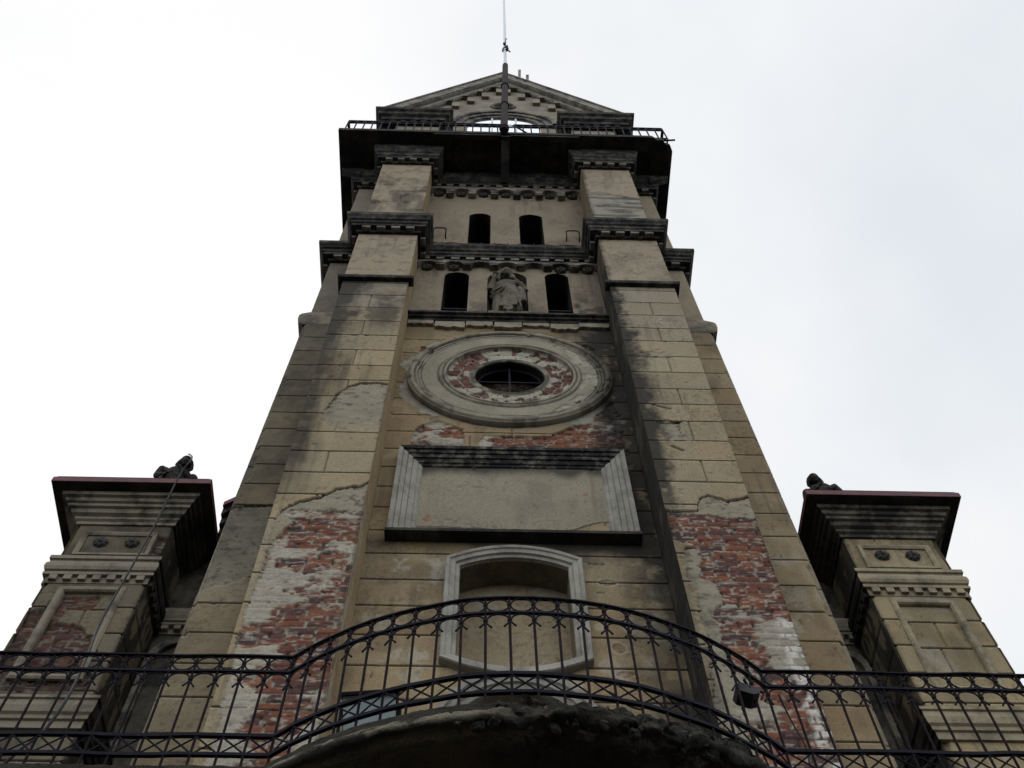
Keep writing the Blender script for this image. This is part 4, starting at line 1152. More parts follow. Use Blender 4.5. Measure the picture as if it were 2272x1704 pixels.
    mb.frame([(cx - 0.40, 11.93), (cx - 0.40, 12.33), (cx + 0.40, 12.33), (cx + 0.40, 11.93)], [(-0.03, 0.0), (-0.03, 0.015), (0.0, 0.03), (0.025, 0.03), (0.03, -0.01)], PY)
    mb.frame([(cx - 0.30, 9.95), (cx - 0.30, 11.28), (cx + 0.30, 11.28), (cx + 0.30, 9.95)], [(-0.02, -0.04), (-0.015, 0.0), (0.0, 0.02), (0.035, 0.025), (0.06, 0.01), (0.062, -0.02)], PY)
    pf = mb.build('panel_frame', mm, t)
    for dx in (-0.18, 0.18): put('rosette', ROSBIG, t, (cx + dx, PY + 0.005, 12.16))
    return t
pier(-1); pier(1)

M_NAVE = trim_mat('nave_stucco', (0.03, 0.029, 0.027), (0.14, 0.125, 0.095), 2.0, 0.42, 0.66)
for s in (-1, 1):
    nave = thing('nave_wall', (CX + s * 3.6, NY, 0), 'dark nave wall with mouldings squeezed between the left pier and the tower' if s < 0 else 'dark strip of nave wall in the narrow gap right of the tower', 'wall', 'nave walls beside the tower')
    a_, b_ = sorted((CX + s * (HB - 0.01), CX + s * (PO + PH + 0.13)))
    mb = MB(); mb.box(a_, b_, NY + 0.02, NY + 0.6, 0, 13.0)
    nv = mb.build('wall', M_NAVE, nave)
    mb = MB()
    a_, b_ = sorted((CX + s * (HB + 0.002), CX + s * (PO - PH - 0.002)))
    mb.sweep([(-0.01, 11.46), (0.02, 11.46), (0.025, 11.545), (0.085, 11.55), (0.09, 11.585), (0.11, 11.59), (0.115, 11.62), (0.13, 11.65), (0.145, 11.71), (0.14, 11.77), (-0.01, 11.82)], [(a_, NY + 0.02), (b_, NY + 0.02)])
    dentils(mb, [(a_, NY + .02), (b_, NY + .02)], 11.485, 11.547, 0.02, 0.08, 0.075, 0.065)
    mb.build('moulding', M_STONE, nave)
    mb = MB()
    mb.frame(arch_pts(CX + s * 3.6, 0.28, 9.2, 11.0, 0.28), [(0, 0.0), (0.0, 0.06), (0.09, 0.06), (0.09, -0.01)], NY + 0.02, closed=False)
    mb.build('arch_moulding', M_TRIM, nave)
    if s > 0: continue
    mb = MB(); rk = MB()                            # raking cornice towards the tower
    x0, x1 = PO - PH - 0.25, HB - 0.02
    zf = lambda x, o: 13.72 + (x0 - x) * 1.05 + o
    for (o0, o1, p) in ((-0.38, -0.26, .06), (-0.258, -0.13, .13), (-0.128, 0.0, .2)):
        mb.xz([(CX + s * x0, zf(x0, o0)), (CX + s * x1, zf(x1, o0)), (CX + s * x1, zf(x1, o1)), (CX + s * x0, zf(x0, o1))], NY - p, NY + 0.5)
    mb.xz([(CX + s * x0, 13.0), (CX + s * x1, 13.0), (CX + s * x1, zf(x1, -0.382)), (CX + s * x0, zf(x0, -0.382))], NY + 0.021, NY + 0.5)
    rk.xz([(CX + s * x0, zf(x0, 0.002)), (CX + s * x1, zf(x1, 0.002)), (CX + s * x1, zf(x1, 0.09)), (CX + s * x0, zf(x0, 0.09))], NY - 0.25, NY + 0.5)
    mb.build('raking_cornice', M_TRIMD, nave)
    rk.build('metal_edge', M_RED, nave)

# ================================================================== BALCONY
YL, YR, XL, XR = 5.13, 5.20, -1.29, 1.96
AC = (0.30, 7.21); ARr = 2.62
def arc_y(x): return AC[1] - math.sqrt(max(ARr ** 2 - (x - AC[0]) ** 2, 0))
ta = math.atan2(arc_y(XL) - AC[1], XL - AC[0]); tb = math.atan2(arc_y(XR) - AC[1], XR - AC[0])
PATH = []
SP = 0.163
XEND_L, XEND_R = -4.55, 5.2
nl = int((XL - XEND_L) / SP); nrr = int((XR - XEND_R) / -SP)
na_ = int(round(ARr * (tb - ta) / SP))
NODES = []                                          # baluster positions: x, y, tangent angle
for i in range(nl, 0, -1): NODES.append((XL - i * SP, YL, 0.0))
for i in range(na_ + 1):
    t = ta + (tb - ta) * i / na_
    f = i / na_
    NODES.append((AC[0] + ARr * math.cos(t), AC[1] + ARr * math.sin(t) + (YL - arc_y(XL)) * max(0, 1 - f * 3) + (YR - arc_y(XR)) * max(0, f * 3 - 2), t + math.pi / 2))
for i in range(1, nrr + 1): NODES.append((XR + i * SP, YR, 0.0))
def dense(sub=6):
    p = []
    for (x0, y0, _), (x1, y1, _) in zip(NODES, NODES[1:]):
        for k in range(sub): p.append((x0 + (x1 - x0) * k / sub, y0 + (y1 - y0) * k / sub))
    p.append(NODES[-1][:2])
    return p
DP = np.array(dense(10))
# slab with a worn moulded edge
def balcony():
    key = [(-2.0, 6.57), (-0.3, 6.57), (0.02, 6.57), (0.05, 6.555), (0.055, 6.50), (0.06, 6.475), (0.085, 6.465), (0.09, 6.42), (0.07, 6.405), (0.02, 6.40), (-0.02, 6.375), (-0.10, 6.36), (-0.30, 6.35), (-0.7, 6.33), (-1.4, 6.31), (-2.0, 6.30)]
    prof = []
    for (o0, z0), (o1, z1) in zip(key, key[1:]):
        L = max(abs(o1 - o0), abs(z1 - z0)); nn = max(1, min(10, int(L / 0.012)))
        prof += [(o0 + (o1 - o0) * q / nn, z0 + (z1 - z0) * q / nn) for q in range(nn)]
    prof.append(key[-1])
    P = DP; k = len(P); n = len(prof)
    T = np.gradient(P, axis=0); T /= np.linalg.norm(T, axis=1)[:, None]
    Nn = np.stack([T[:, 1], -T[:, 0]], -1)
    o = np.array([q[0] for q in prof]); zz = np.array([q[1] for q in prof])
    X = P[:, 0][:, None] + Nn[:, 0][:, None] * np.maximum(o, -0.9)[None]
    Y = P[:, 1][:, None] + Nn[:, 1][:, None] * o[None]
    Z = np.broadcast_to(zz[None], X.shape).copy()
    s = np.arange(k)[:, None] * 0.0163 + 0 * X
    q = np.arange(n)[None] * 0.03 + 0 * X
    x0 = P[:, 0][:, None] + 0 * X
    ruin = sstep(-0.1, 0.35, x0) * sstep(2.0, 1.65, x0)
    edge = sstep(-0.9, -0.05, o)[None] * ((np.arange(n) > 6) | (o > -0.05))[None]
    qs = np.cumsum(np.hypot(np.diff(o, prepend=o[0]), np.diff(zz, prepend=zz[0])))[None] + 0 * X
    d = ((N1.f(s * 6, qs * 8, 6) - 0.5) * (0.02 + 0.12 * ruin) + (N3.f(s * 26, qs * 26, 3) - 0.5) * (0.012 + 0.035 * ruin)) * edge
    X = X + Nn[:, 0][:, None] * d; Y = Y + Nn[:, 1][:, None] * d
    Z = Z + ((N2.f(s * 7, qs * 8, 6) - 0.5) * (0.016 + 0.10 * ruin) + (N4.f(s * 28, qs * 28, 3) - 0.5) * (0.012 + 0.03 * ruin)) * edge
    c = np.broadcast_to(np.array([0.032, 0.030, 0.024]), X.shape + (3,)).copy() * (0.3 + 1.4 * N3.f(s * 5, qs * 7, 6))[..., None]
    band = sstep(6.405, 6.42, zz)[None] * sstep(6.485, 6.47, zz)[None] * (o > 0.055)[None]
    lite = band * sstep(0.42, 0.56, N4.f(s * 6, qs * 14, 5)) * (1 - ruin * 0.6)
    c = blend(c, np.array([0.24, 0.21, 0.155]), lite * 0.75)
    c = blend(c, np.array([0.070, 0.056, 0.036]) * (0.2 + 1.6 * N1.f(s * 3, qs * 4, 6))[..., None], (o < 0.05)[None] * (zz < 6.402)[None] * 0.85 + 0 * X)
    c = blend(c, np.array([0.025, 0.024, 0.021]), ruin * 0.7)
    co = np.stack([X, Y, Z], -1).reshape(-1, 3)
    i = np.arange(k - 1)[:, None] * n + np.arange(n - 1)[None]
    quad = np.stack([i, i + 1, i + n + 1, i + n], -1).reshape(-1, 4)
    return grid_mesh('balcony', tower, co, quad, c.reshape(-1, 3))
bal = balcony()
bal.data.materials[0] = M_ROUGH
def rubble():
    rng = random.Random(5); V = []; F = []
    mb = MB()
    for k in range(420):
        x = rng.uniform(-0.15, 1.95)
        y = arc_y(x)
        hump = 0.05 * math.exp(-((x - 0.42) / 0.22) ** 2) + 0.03 * math.exp(-((x - 1.1) / 0.5) ** 2)
        z = 6.40 + rng.random() * (0.11 + hump)
        r = rng.uniform(0.012, 0.042)
        mb.ball((x, y - rng.uniform(-0.08, 0.06), z), r * rng.uniform(.7, 1.5), r, r * rng.uniform(.5, 1.0), 6, 4)
    v = np.array(mb.v)
    nn = (N1.f(v[:, 0] * 18 + v[:, 1] * 7, v[:, 2] * 18, 4) - 0.5)
    n2 = (N2.f(v[:, 0] * 18, v[:, 2] * 18 + v[:, 1] * 9, 4) - 0.5)
    v[:, 1] += nn * 0.10; v[:, 2] += n2 * 0.09; v[:, 0] += (nn - n2) * 0.05
    mb.v = [tuple(p) for p in v]
    return mb.build('broken_edge', trim_mat('rotten_concrete', (0.012, 0.012, 0.011), (0.11, 0.10, 0.08), 14, 0.45, 0.72), bal)
rubble()

# ---- wrought iron railing
rail = thing('balcony_railing', (AC[0], 4.6, 6.6), 'black wrought iron balcony railing with rings and crossed bars, bulging forward in the middle', 'railing')
def strip(name, w_, h_, z, mat):
    k = len(DP); T = np.gradient(DP, axis=0); T /= np.linalg.norm(T, axis=1)[:, None]
    Nn = np.stack([T[:, 1], -T[:, 0]], -1)
    mb = MB(); vs = []
    wob = (N5.v(np.arange(k) * 0.07, np.zeros(k) + z) - 0.5) * 0.016
    for i in range(k):
        for (o, dz) in ((-w_ / 2, -h_ / 2), (w_ / 2, -h_ / 2), (w_ / 2, h_ / 2), (-w_ / 2, h_ / 2)):
            vs.append((DP[i, 0] + Nn[i, 0] * o, DP[i, 1] + Nn[i, 1] * o, z + dz + wob[i]))
    fs = [(i * 4 + j, i * 4 + (j + 1) % 4, i * 4 + 4 + (j + 1) % 4, i * 4 + 4 + j) for i in range(k - 1) for j in range(4)]
    fs += [(0, 1, 2, 3), ((k - 1) * 4 + 3, (k - 1) * 4 + 2, (k - 1) * 4 + 1, (k - 1) * 4)]
    mb.add(vs, fs); return mb.build(name, mat, rail)
strip('top_rail', 0.030, 0.012, 7.600, M_IRON)
strip('middle_rail', 0.024, 0.018, 7.445, M_IRON)
strip('lower_rail', 0.028, 0.026, 6.850, M_IRON)
strip('bottom_rail', 0.027, 0.024, 6.690, M_IRON)
def mesh_only(mb, name, mat):
    o = mb.build(name, mat); me = o.data; bpy.data.objects.remove(o); return me
mb = MB(); mb.tube([(0, 0, -0.62), (0, 0, 0.39)], 0.0092, 8)
for z in (0.325, 0.163): mb.ball((0, 0, z), 0.017, 0.017, 0.014, 8, 5)
BALU = mesh_only(mb, 'baluster', M_RUST)
mb = MB(); mb.tube([(0.074 * math.cos(2 * math.pi * k / 26), 0, 0.066 * math.sin(2 * math.pi * k / 26)) for k in range(26)], 0.0062, 6, closed=True)
RINGM = mesh_only(mb, 'ring', M_IRON)
mb = MB()
arc = [(-0.118, -0.130), (-0.104, -0.112), (-0.088, -0.088), (-0.076, -0.070)] + [(0.0705 * math.cos(t), -0.058 + 0.058 * math.sin(t)) for t in [math.pi * (1 - k / 12) for k in range(13)]] + [(0.076, -0.070), (0.088, -0.088), (0.104, -0.112), (0.118, -0.130)]
mb.tube([(x, 0, z) for x, z in arc], [0.0078] + [0.0066] * (len(arc) - 2) + [0.0078], 6)
SCR = mesh_only(mb, 'scroll', M_IRON)
mb = MB()
mb.tube([(-0.078, 0.004, -0.068), (0.078, 0.004, 0.068)], 0.0062, 6); mb.tube([(-0.078, -0.006, 0.068), (0.078, -0.006, -0.068)], 0.0062, 6)
XBR = mesh_only(mb, 'cross_brace', M_IRON)
def part(name, me, parent, loc, rz, tilt=0.0):
    o = bpy.data.objects.new(name, me); COL.objects.link(o)
    o.parent = parent
    o.location = Vector(loc) - Vector(parent.location); o.rotation_euler = (tilt, random.uniform(-.012, .012), rz)
    return o
for (x, y, t) in NODES:
    part('baluster', BALU, rail, (x, y, 7.20), t, random.uniform(-.009, .009))
for (x0, y0, t0), (x1, y1, t1) in zip(NODES, NODES[1:]):
    xm, ym = (x0 + x1) / 2, (y0 + y1) / 2; t = math.atan2(y1 - y0, x1 - x0)
    part('ring', RINGM, rail, (xm, ym, 7.523), t, random.uniform(-.03, .03))
    part('scroll', SCR, rail, (xm, ym, 7.430), t, random.uniform(-.05, .05))
    part('cross_brace', XBR, rail, (xm, ym, 6.77), t)

# ---- gallery railing high up
GYR, GXR = 5.99, 3.60
grail = thing('gallery_railing', (CX, GYR, GZ1), 'small dark iron railing round the high gallery below the gable', 'railing')
mb = MB()
for z, hh in ((1.05, 0.02), (0.88, 0.014), (0.12, 0.014)):
    for (xa, xb) in ((-GXR, -0.09), (0.17, GXR - 0.02)):
        mb.box(CX + xa, CX + xb, GYR - 0.018, GYR + 0.018, GZ1 + z - hh, GZ1 + z + hh)
    for s in (-1, 1): mb.box(CX + s * GXR - 0.018, CX + s * GXR + 0.018, GYR + 0.02, YB + 0.3, GZ1 + z - hh, GZ1 + z + hh)
mb.tube([(CX + 0.17, GYR, GZ1 + 1.0), (CX + 0.62, GYR + 0.02, GZ1 + 0.05)], 0.02, 6)
mb.build('rail', M_IRON, grail)
mb = MB(); mb.tube([(0, 0, 0), (0, 0, 1.05)], 0.017, 6); GB = mesh_only(mb, 'baluster', M_IRON)
mb = MB(); mb.tube([(0.07 * math.cos(2 * math.pi * k / 16), 0, 0.078 * math.sin(2 * math.pi * k / 16)) for k in range(16)], 0.011, 5, closed=True); GR = mesh_only(mb, 'ring', M_IRON)
n = 38
for i in range(n + 1):
    x = CX - GXR + 2 * GXR * i / n
    part('baluster', GB, grail, (x, GYR, GZ1), 0)
    if i < n: part('ring', GR, grail, (x + GXR / n, GYR, GZ1 + 0.965), 0)
for s in (-1, 1):
    for i in range(1, 28):
        part('baluster', GB, grail, (CX + s * GXR, GYR + i * 0.262, GZ1), 0)

# ---- flagpole on the gallery edge
fp = thing('flagpole', (CX - 0.06, GY - 0.09, 25.5), 'tall flagpole, dark wooden mast below and thin white pole above, in front of the gable', 'flagpole')
mb = MB(); mb.tube([(0.276, GY - 0.09, 25.74), (0.352, GY - 0.09, 33.3)], [0.088, 0.080], 12); mb.build('mast', M_MAST, fp)
mb = MB(); mb.tube([(0.350, GY - 0.09, 33.2), (0.372, GY - 0.09, 40.0), (0.392, GY - 0.09, 49.5)], [0.046, 0.042, 0.036], 10); mb.build('pole', M_POLE, fp)
mb = MB()
rng = random.Random(3)
for k in range(9):
    mb.ball((0.355 + rng.uniform(-.05, .09), GY - 0.09 + rng.uniform(-.07, .03), 35.6 + rng.uniform(-0.1, 1.0)), rng.uniform(.035, .07), rng.uniform(.03, .06), rng.uniform(.08, .22), 8, 5)
mb.tube([(0.34, GY - .12, 35.5), (0.42, GY - .14, 35.6), (0.50, GY - .14, 35.2)], 0.022, 6)
mb.tube([(0.37, GY - .12, 36.7), (0.40, GY - .13, 37.6), (0.43, GY - .13, 37.5)], 0.014, 6)
mb.build('halyard_knot', M_IRON, fp)
mb = MB()
for z in (25.86, 28.2, 30.4): mb.tube([(0.275 + (z - 25.45) * 0.0098 + 0.095 * math.cos(2 * math.pi * k / 14), GY - 0.09 + 0.095 * math.sin(2 * math.pi * k / 14), z) for k in range(14)], 0.016, 6, closed=True)
mb.box(0.22, 0.34, GY - 0.02, GY + 0.25, 25.955, 25.99)
mb.build('clamp', M_IRON, fp)

# ---- two post stubs on the gable's right slope
for k, (x, z, h_, tl_) in enumerate(((0.83, 36.2, 2.05, 0.045), (1.07, 35.8, 1.65, 0.04))):
    t = thing('post_stub', (x, W - 0.12, z), ('taller pale broken post stub nearer the gable peak' if k == 0 else 'shorter dark post stub farther down the right gable slope'), 'post', 'post stubs on the gable')
    mb = MB(); mb.tube([(x, W - 0.12, z), (x + tl_, W - 0.12, z + h_)], 0.062, 4); mb.build('post', M_STONE if k == 0 else M_TRIM, t)
    mb = MB(); mb.box(x - 0.11, x + 0.11, W - 0.24, W + 0.0, z + 0.15, z + 0.33); mb.build('foot_plate', M_IRON, t)

# ---- iron rod at the gallery's broken corner
mb = MB(); mb.tube([(CX + 3.45, GY + 0.12, 25.99), (CX + 3.76, GY + 0.10, 26.02)], 0.022, 8)
mb.ball((CX + 3.46, GY + 0.12, 25.99), 0.04, 0.04, 0.03, 8, 5)
tag(mb.build('iron_rod', M_IRON), 'short iron rod poking out of the broken right corner of the high gallery', 'rod')

# ---- iron hooks and the wire rail on the middle cornice
def hook(x0, x1, z, name, label):
    mb = MB()
    zt = z + 0.30; yf = W - 0.10
    pts = [(x0, W + 0.03, z + 0.02), (x0, yf, z), (x0, yf - 0.02, zt - 0.06), (x0 + 0.03, yf - 0.02, zt - 0.01), (x0 + 0.07, yf - 0.02, zt), (x1 - 0.07, yf - 0.02, zt), (x1 - 0.03, yf - 0.02, zt - 0.01), (x1, yf - 0.02, zt - 0.06), (x1, yf, z), (x1, W + 0.03, z + 0.02)]
    mb.tube(pts, 0.014, 6)
    tag(mb.build(name, M_IRON), label, 'bracket', 'bracket hoops above the middle cornice')
hook(-1.08, -0.84, 21.86, 'iron_bracket', 'black iron hoop on the wall left of the twin arched windows')
hook(1.49, 1.74, 21.86, 'iron_bracket', 'black iron hoop on the wall right of the twin arched windows')
mb = MB()
x0, x1, yw, zw = CX - HI + 0.02, CX + HI - 0.02, W - 0.19, 21.10
mb.tube([(x0 + (x1 - x0) * k / 24, yw, zw + 0.025 * math.sin(k * 1.9) - 0.03 * math.sin(math.pi * k / 24)) for k in range(25)], 0.010, 6)
for k in range(13):
    x = x0 + (x1 - x0) * (k + 0.5) / 13
    mb.tube([(x, yw, 20.90), (x + 0.01, yw, zw + 0.05)], 0.010, 6)
mb.tube([(x0, W - 0.1, 21.25), (x0 + 0.18, W - 0.14, 21.28), (x0 + 0.27, W - 0.15, 21.2)], 0.013, 6)
tag(mb.build('wire_rail', M_IRON), 'low spiked wire strung along the top of the middle cornice', 'wire')

# ================================================================== STATUES
def remesh(mb, name, mat, voxel, parent=None, smooth_it=2):
    me = bpy.data.meshes.new(name + '_tmp'); me.from_pydata(mb.v, [], mb.f)
    bm = bmesh.new(); bm.from_mesh(me); bmesh.ops.recalc_face_normals(bm, faces=bm.faces); bm.to_mesh(me); bm.free()
    o = bpy.data.objects.new(name + '_tmp', me); COL.objects.link(o)
    md = o.modifiers.new('r', 'REMESH'); md.mode = 'VOXEL'; md.voxel_size = voxel
    sm = o.modifiers.new('s', 'SMOOTH'); sm.iterations = smooth_it; sm.factor = 0.5
    dg = bpy.context.evaluated_depsgraph_get(); dg.update()
    m2 = bpy.data.meshes.new_from_object(o.evaluated_get(dg))
    bpy.data.objects.remove(o)
    m2.name = name; m2.materials.clear(); m2.materials.append(mat)
    m2.polygons.foreach_set('use_smooth', [True] * len(m2.polygons))
    return m2

def statue(loc, H, mat, label, group, pose, rz=0.0):
    """robed bearded figure facing -Y, about H tall"""
    t = thing('statue', loc, label, 'statue', group)
    k = H / 1.80
    body = MB(); robe = MB(); hair = MB()
    tube = lambda m_, pts, rs, n=10: m_.tube(pts, rs, n)
    # body and under-robe: torso, neck, head
    rings = [(0.02, .205, .15), (0.25, .20, .15), (0.55, .195, .145), (0.85, .19, .14), (1.05, .18, .135), (1.25, .20, .135), (1.38, .215, .125), (1.46, .17, .11), (1.50, .08, .08)]
    vs = []; n = 20
    for (z, rx, ry) in rings:
        for j in range(n):
            q = 2 * math.pi * j / n
            fold = 1 + (0.05 * math.sin(q * 7 + z * 2) if z < 1.0 else 0)
            vs.append((rx * fold * math.cos(q), ry * fold * math.sin(q), z))
    fs = [(i * n + j, i * n + (j + 1) % n, (i + 1) * n + (j + 1) % n, (i + 1) * n + j) for i in range(len(rings) - 1) for j in range(n)]
    fs += [tuple(range(n - 1, -1, -1)), tuple((len(rings) - 1) * n + j for j in range(n))]
    body.add(vs, fs)
    tube(body, [(0, 0, 1.42), (0.0, -0.02, 1.58)], [0.075, 0.07])
    hx, hy, hz = pose.get('head', (-0.03, -0.05, 1.665))
    body.ball((hx, hy, hz), 0.100, 0.115, 0.138, 14, 10)
    body.ball((hx - 0.012, hy - 0.105, hz - 0.012), 0.018, 0.030, 0.034, 8, 6)      # nose
    body.ball((hx, hy - 0.082, hz + 0.032), 0.066, 0.026, 0.016, 8, 6)              # brow
    for s in (-1, 1):
        body.ball((hx + s * 0.045, hy - 0.078, hz - 0.025), 0.028, 0.024, 0.024, 8, 6)    # cheeks
        body.ball((hx + s * 0.090, hy + 0.010, hz), 0.014, 0.024, 0.036, 6, 5)            # ears
    body.ball((hx, hy - 0.096, hz - 0.062), 0.026, 0.014, 0.010, 8, 5)              # lips
    # arms
    def arm(sh, el, wr, fingers, thumb):
        tube(body, [sh, tuple((np.array(sh) + np.array(el)) / 2), el], [0.085, 0.078, 0.066])
        tube(body, [el, tuple((np.array(el) + np.array(wr)) / 2), wr], [0.064, 0.056, 0.040])
        d = (Vector(wr) - Vector(el)).normalized()
        c = Vector(wr) + d * 0.055
        body.ball(c, 0.042, 0.030, 0.050, 8, 6)
        side = d.cross(Vector((0, 1, 0))).normalized()
        for q, ln in enumerate((0.075, 0.088, 0.082, 0.062)):
            b = c + side * (q - 1.5) * 0.021 + d * 0.03
            b2 = b + d * ln * 0.55 + Vector(fingers) * 0.012
            b3 = b2 + (d * 0.6 + Vector(fingers) * 0.8).normalized() * ln * 0.45
            tube(body, [tuple(b), tuple(b2), tuple(b3)], [0.0115, 0.0105, 0.009], 6)
        tb_ = c + side * thumb * 0.035
        tube(body, [tuple(tb_), tuple(tb_ + side * thumb * 0.03 + d * 0.035)], [0.013, 0.010], 6)
    for a_ in pose['arms']: arm(*a_)
    # feet under the hem
    for s, yy in ((-1, -0.14), (1, -0.16)):
        body.ball((s * 0.10, yy, 0.035), 0.05, 0.12, 0.04, 10, 6)
        for q in range(5): body.ball((s * 0.10 + (q - 2) * 0.018, yy - 0.115, 0.024), 0.011, 0.022, 0.014, 6, 5)
    # mantle: hem raised on one side, diagonal folds gathered at the left hand
    sgn = pose.get('side', 1)
    rings = [(0.10, .225, .18), (0.32, .222, .18), (0.60, .215, .175), (0.85, .208, .17), (1.02, .20, .165), (1.13, .195, .155)]
    vs = []; n = 44
    for (z, rx, ry) in rings:
        for j in range(n):
            q = 2 * math.pi * j / n
            x = math.cos(q); hem = 0.16 * sstep(0.1, 0.9, np.array(x * sgn)) * max(0, (0.6 - z)) / 0.5
            f = 1 + 0.085 * math.sin(q * 9 - z * 3.0 * sgn) * (1.1 - z) / 1.0
            up = 0.12 * x * sgn * (z > 0.9)
            vs.append((rx * f * x, ry * f * math.sin(q), z + float(hem) + up))
    fs = [(i * n + j, i * n + (j + 1) % n, (i + 1) * n + (j + 1) % n, (i + 1) * n + j) for i in range(len(rings) - 1) for j in range(n)]
    fs += [tuple(range(n - 1, -1, -1)), tuple((len(rings) - 1) * n + j for j in range(n))]
    robe.add(vs, fs)
    g0 = Vector((0.09 * sgn, -0.17, 1.14))
    for q in range(7):                              # radiating folds
        e = Vector((-0.235 * sgn + q * 0.072 * sgn, -0.155 - 0.02 * math.sin(q), 0.80 - q * 0.10))
        mpt = (g0 + e) / 2 + Vector((0, -0.030, -0.02))
        tube(robe, [tuple(g0), tuple(mpt), tuple(e)], [0.014, 0.024, 0.016], 7)
    tube(robe, [(-0.23 * sgn, -0.04, 0.98), (-0.14 * sgn, -0.14, 1.05), (0.09 * sgn, -0.165, 1.14), (0.21 * sgn, -0.08, 1.30), (0.19 * sgn, 0.02, 1.42)], [0.04, 0.045, 0.045, 0.05, 0.04], 8)
    tube(robe, [(-0.24 * sgn, 0.0, 0.90), (-0.13 * sgn, -0.155, 0.95), (0.10 * sgn, -0.175, 1.08)], [0.03, 0.036, 0.03], 8)
    tube(robe, [(0.18 * sgn, -0.10, 1.10), (0.215 * sgn, -0.14, 0.8), (0.235 * sgn, -0.14, 0.45)], [0.04, 0.06, 0.05], 8)   # hanging fold
    # hair and beard
    hair.ball((hx, hy + 0.055, hz + 0.045), 0.124, 0.118, 0.132, 14, 9)
    for s in (-1, 1): tube(hair, [(hx + s * 0.09, hy + 0.02, hz + 0.02), (hx + s * 0.112, hy + 0.02, hz - 0.10), (hx + s * 0.10, hy + 0.01, hz - 0.19)], [0.04, 0.038, 0.02], 8)
    if pose.get('beard', True):
        tube(hair, [(hx, hy - 0.085, hz - 0.085), (hx, hy - 0.11, hz - 0.14), (hx, hy - 0.10, hz - 0.22)], [0.062, 0.058, 0.022], 10)
        for s in (-1, 1):
            tube(hair, [(hx + s * 0.075, hy - 0.02, hz - 0.04), (hx + s * 0.055, hy - 0.085, hz - 0.10)], [0.03, 0.03], 8)
            tube(hair, [(hx + s * 0.008, hy - 0.112, hz - 0.05), (hx + s * 0.045, hy - 0.098, hz - 0.075)], [0.013, 0.009], 6)
    if pose.get('book'):
        bx, by, bz = pose['book']
        robe.box(bx - 0.07, bx + 0.07, by - 0.03, by + 0.03, bz - 0.09, bz + 0.09)
    rot = Matrix.Rotation(rz, 3, 'Z')
    for m_ in (body, robe, hair):
        m_.v = [tuple(rot @ (Vector(p) * k)) for p in m_.v]
    for nm, m_, vox in (('body', body, 0.012), ('robe', robe, 0.013), ('hair', hair, 0.011)):
        me = remesh(m_, nm, mat, vox * k)
        o = bpy.data.objects.new(nm, me); COL.objects.link(o); o.parent = t
    bs = MB(); bs.xy([(-0.28 * k, -0.19 * k), (0.28 * k, -0.19 * k), (0.28 * k, 0.17 * k), (-0.28 * k, 0.17 * k)], -0.08, 0.005)
    o = bs.build('plinth', mat); o.parent = t
    return t

pose_bless = dict(arms=[((-0.20, -0.01, 1.37), (-0.25, -0.04, 1.12), (-0.205, -0.13, 1.36), (0, -1, 0), 1),
                        ((0.20, -0.01, 1.37), (0.26, -0.04, 1.10), (0.12, -0.17, 1.25), (-0.5, -0.6, 0), 1)], side=1, head=(-0.01, -0.10, 1.655))
statue((CX - 0.01, W + 0.06, 17.97), 2.06, M_STATUE, 'bearded stone saint in a draped robe, right hand raised, standing in the arched niche', 'stone statues on the church', pose_bless)
pose_cloak = dict(arms=[((-0.25, -0.01, 1.38), (-0.29, -0.02, 1.14), (-0.20, -0.14, 1.06), (0.3, -1, 0), 1),
                        ((0.22, -0.01, 1.38), (0.27, -0.05, 1.12), (0.10, -0.17, 1.20), (-0.5, -0.6, 0), 1)], side=-1, head=(0.03, -0.07, 1.66))
statue((-4.05, 7.72, 13.06), 1.50, M_STATUED, 'blackened robed statue peering over the red edge of the left pier', 'stone statues on the church', pose_cloak, R(18))
pose_small = dict(arms=[((-0.22, -0.01, 1.38), (-0.28, -0.05, 1.12), (-0.12, -0.18, 1.16), (0.3, -1, 0), 1), ((0.22, -0.01, 1.38), (0.30, -0.02, 1.14), (0.2, -0.14, 1.0), (-0.5, -0.6, 0), 1)], side=1)
statue((4.49, 7.74, 13.06), 1.40, M_STATUED, 'small dark robed statue on top of the right pier', 'stone statues on the church', pose_small, R(-14))

# ================================================================== LAMPS AND CABLES
fl = thing('floodlight', (1.78, 5.13, 7.28), 'black boxy floodlight clamped under the railing where it bends right', 'floodlight')
mb = MB()
rot = Matrix.Rotation(R(24), 3, 'Y') @ Matrix.Rotation(R(-20), 3, 'X')
def rbox(mb, c, prof, d0, d1, rot, mi=0):            # profile in local XZ, depth along Y
    n = len(prof)
    vs = [tuple(Vector(c) + rot @ Vector((x, d0, z))) for x, z in prof] + [tuple(Vector(c) + rot @ Vector((x, d1, z))) for x, z in prof]
    fs = [tuple(range(n)), tuple(range(2 * n - 1, n - 1, -1))] + [(i, n + i, n + (i + 1) % n, (i + 1) % n) for i in range(n)]
    mb.add(vs, fs, mi)
fc = (1.785, 5.11, 7.27)
rbox(mb, fc, [(-0.07, 0.07), (0.07, 0.07), (0.082, -0.02), (0.05, -0.075), (-0.05, -0.075), (-0.082, -0.02)], -0.045, 0.06, rot)
mb.build('housing', M_BLACK, fl)
mb = MB(); rbox(mb, fc, [(-0.06, 0.06), (0.06, 0.06), (0.07, -0.018), (0.042, -0.065), (-0.042, -0.065), (-0.07, -0.018)], 0.061, 0.066, rot); mb.build('glass', M_GLASS, fl)
mb = MB(); mb.tube([tuple(Vector(fc) + rot @ Vector(p)) for p in ((-0.098, 0, 0.0), (-0.098, 0, 0.12), (0.098, 0, 0.12), (0.098, 0, 0.0))], 0.008, 6)
mb.tube([tuple(Vector(fc) + rot @ Vector((0, 0, 0.12))), (1.80, 5.13, 7.44)], 0.010, 6); mb.build('bracket', M_IRON, fl)

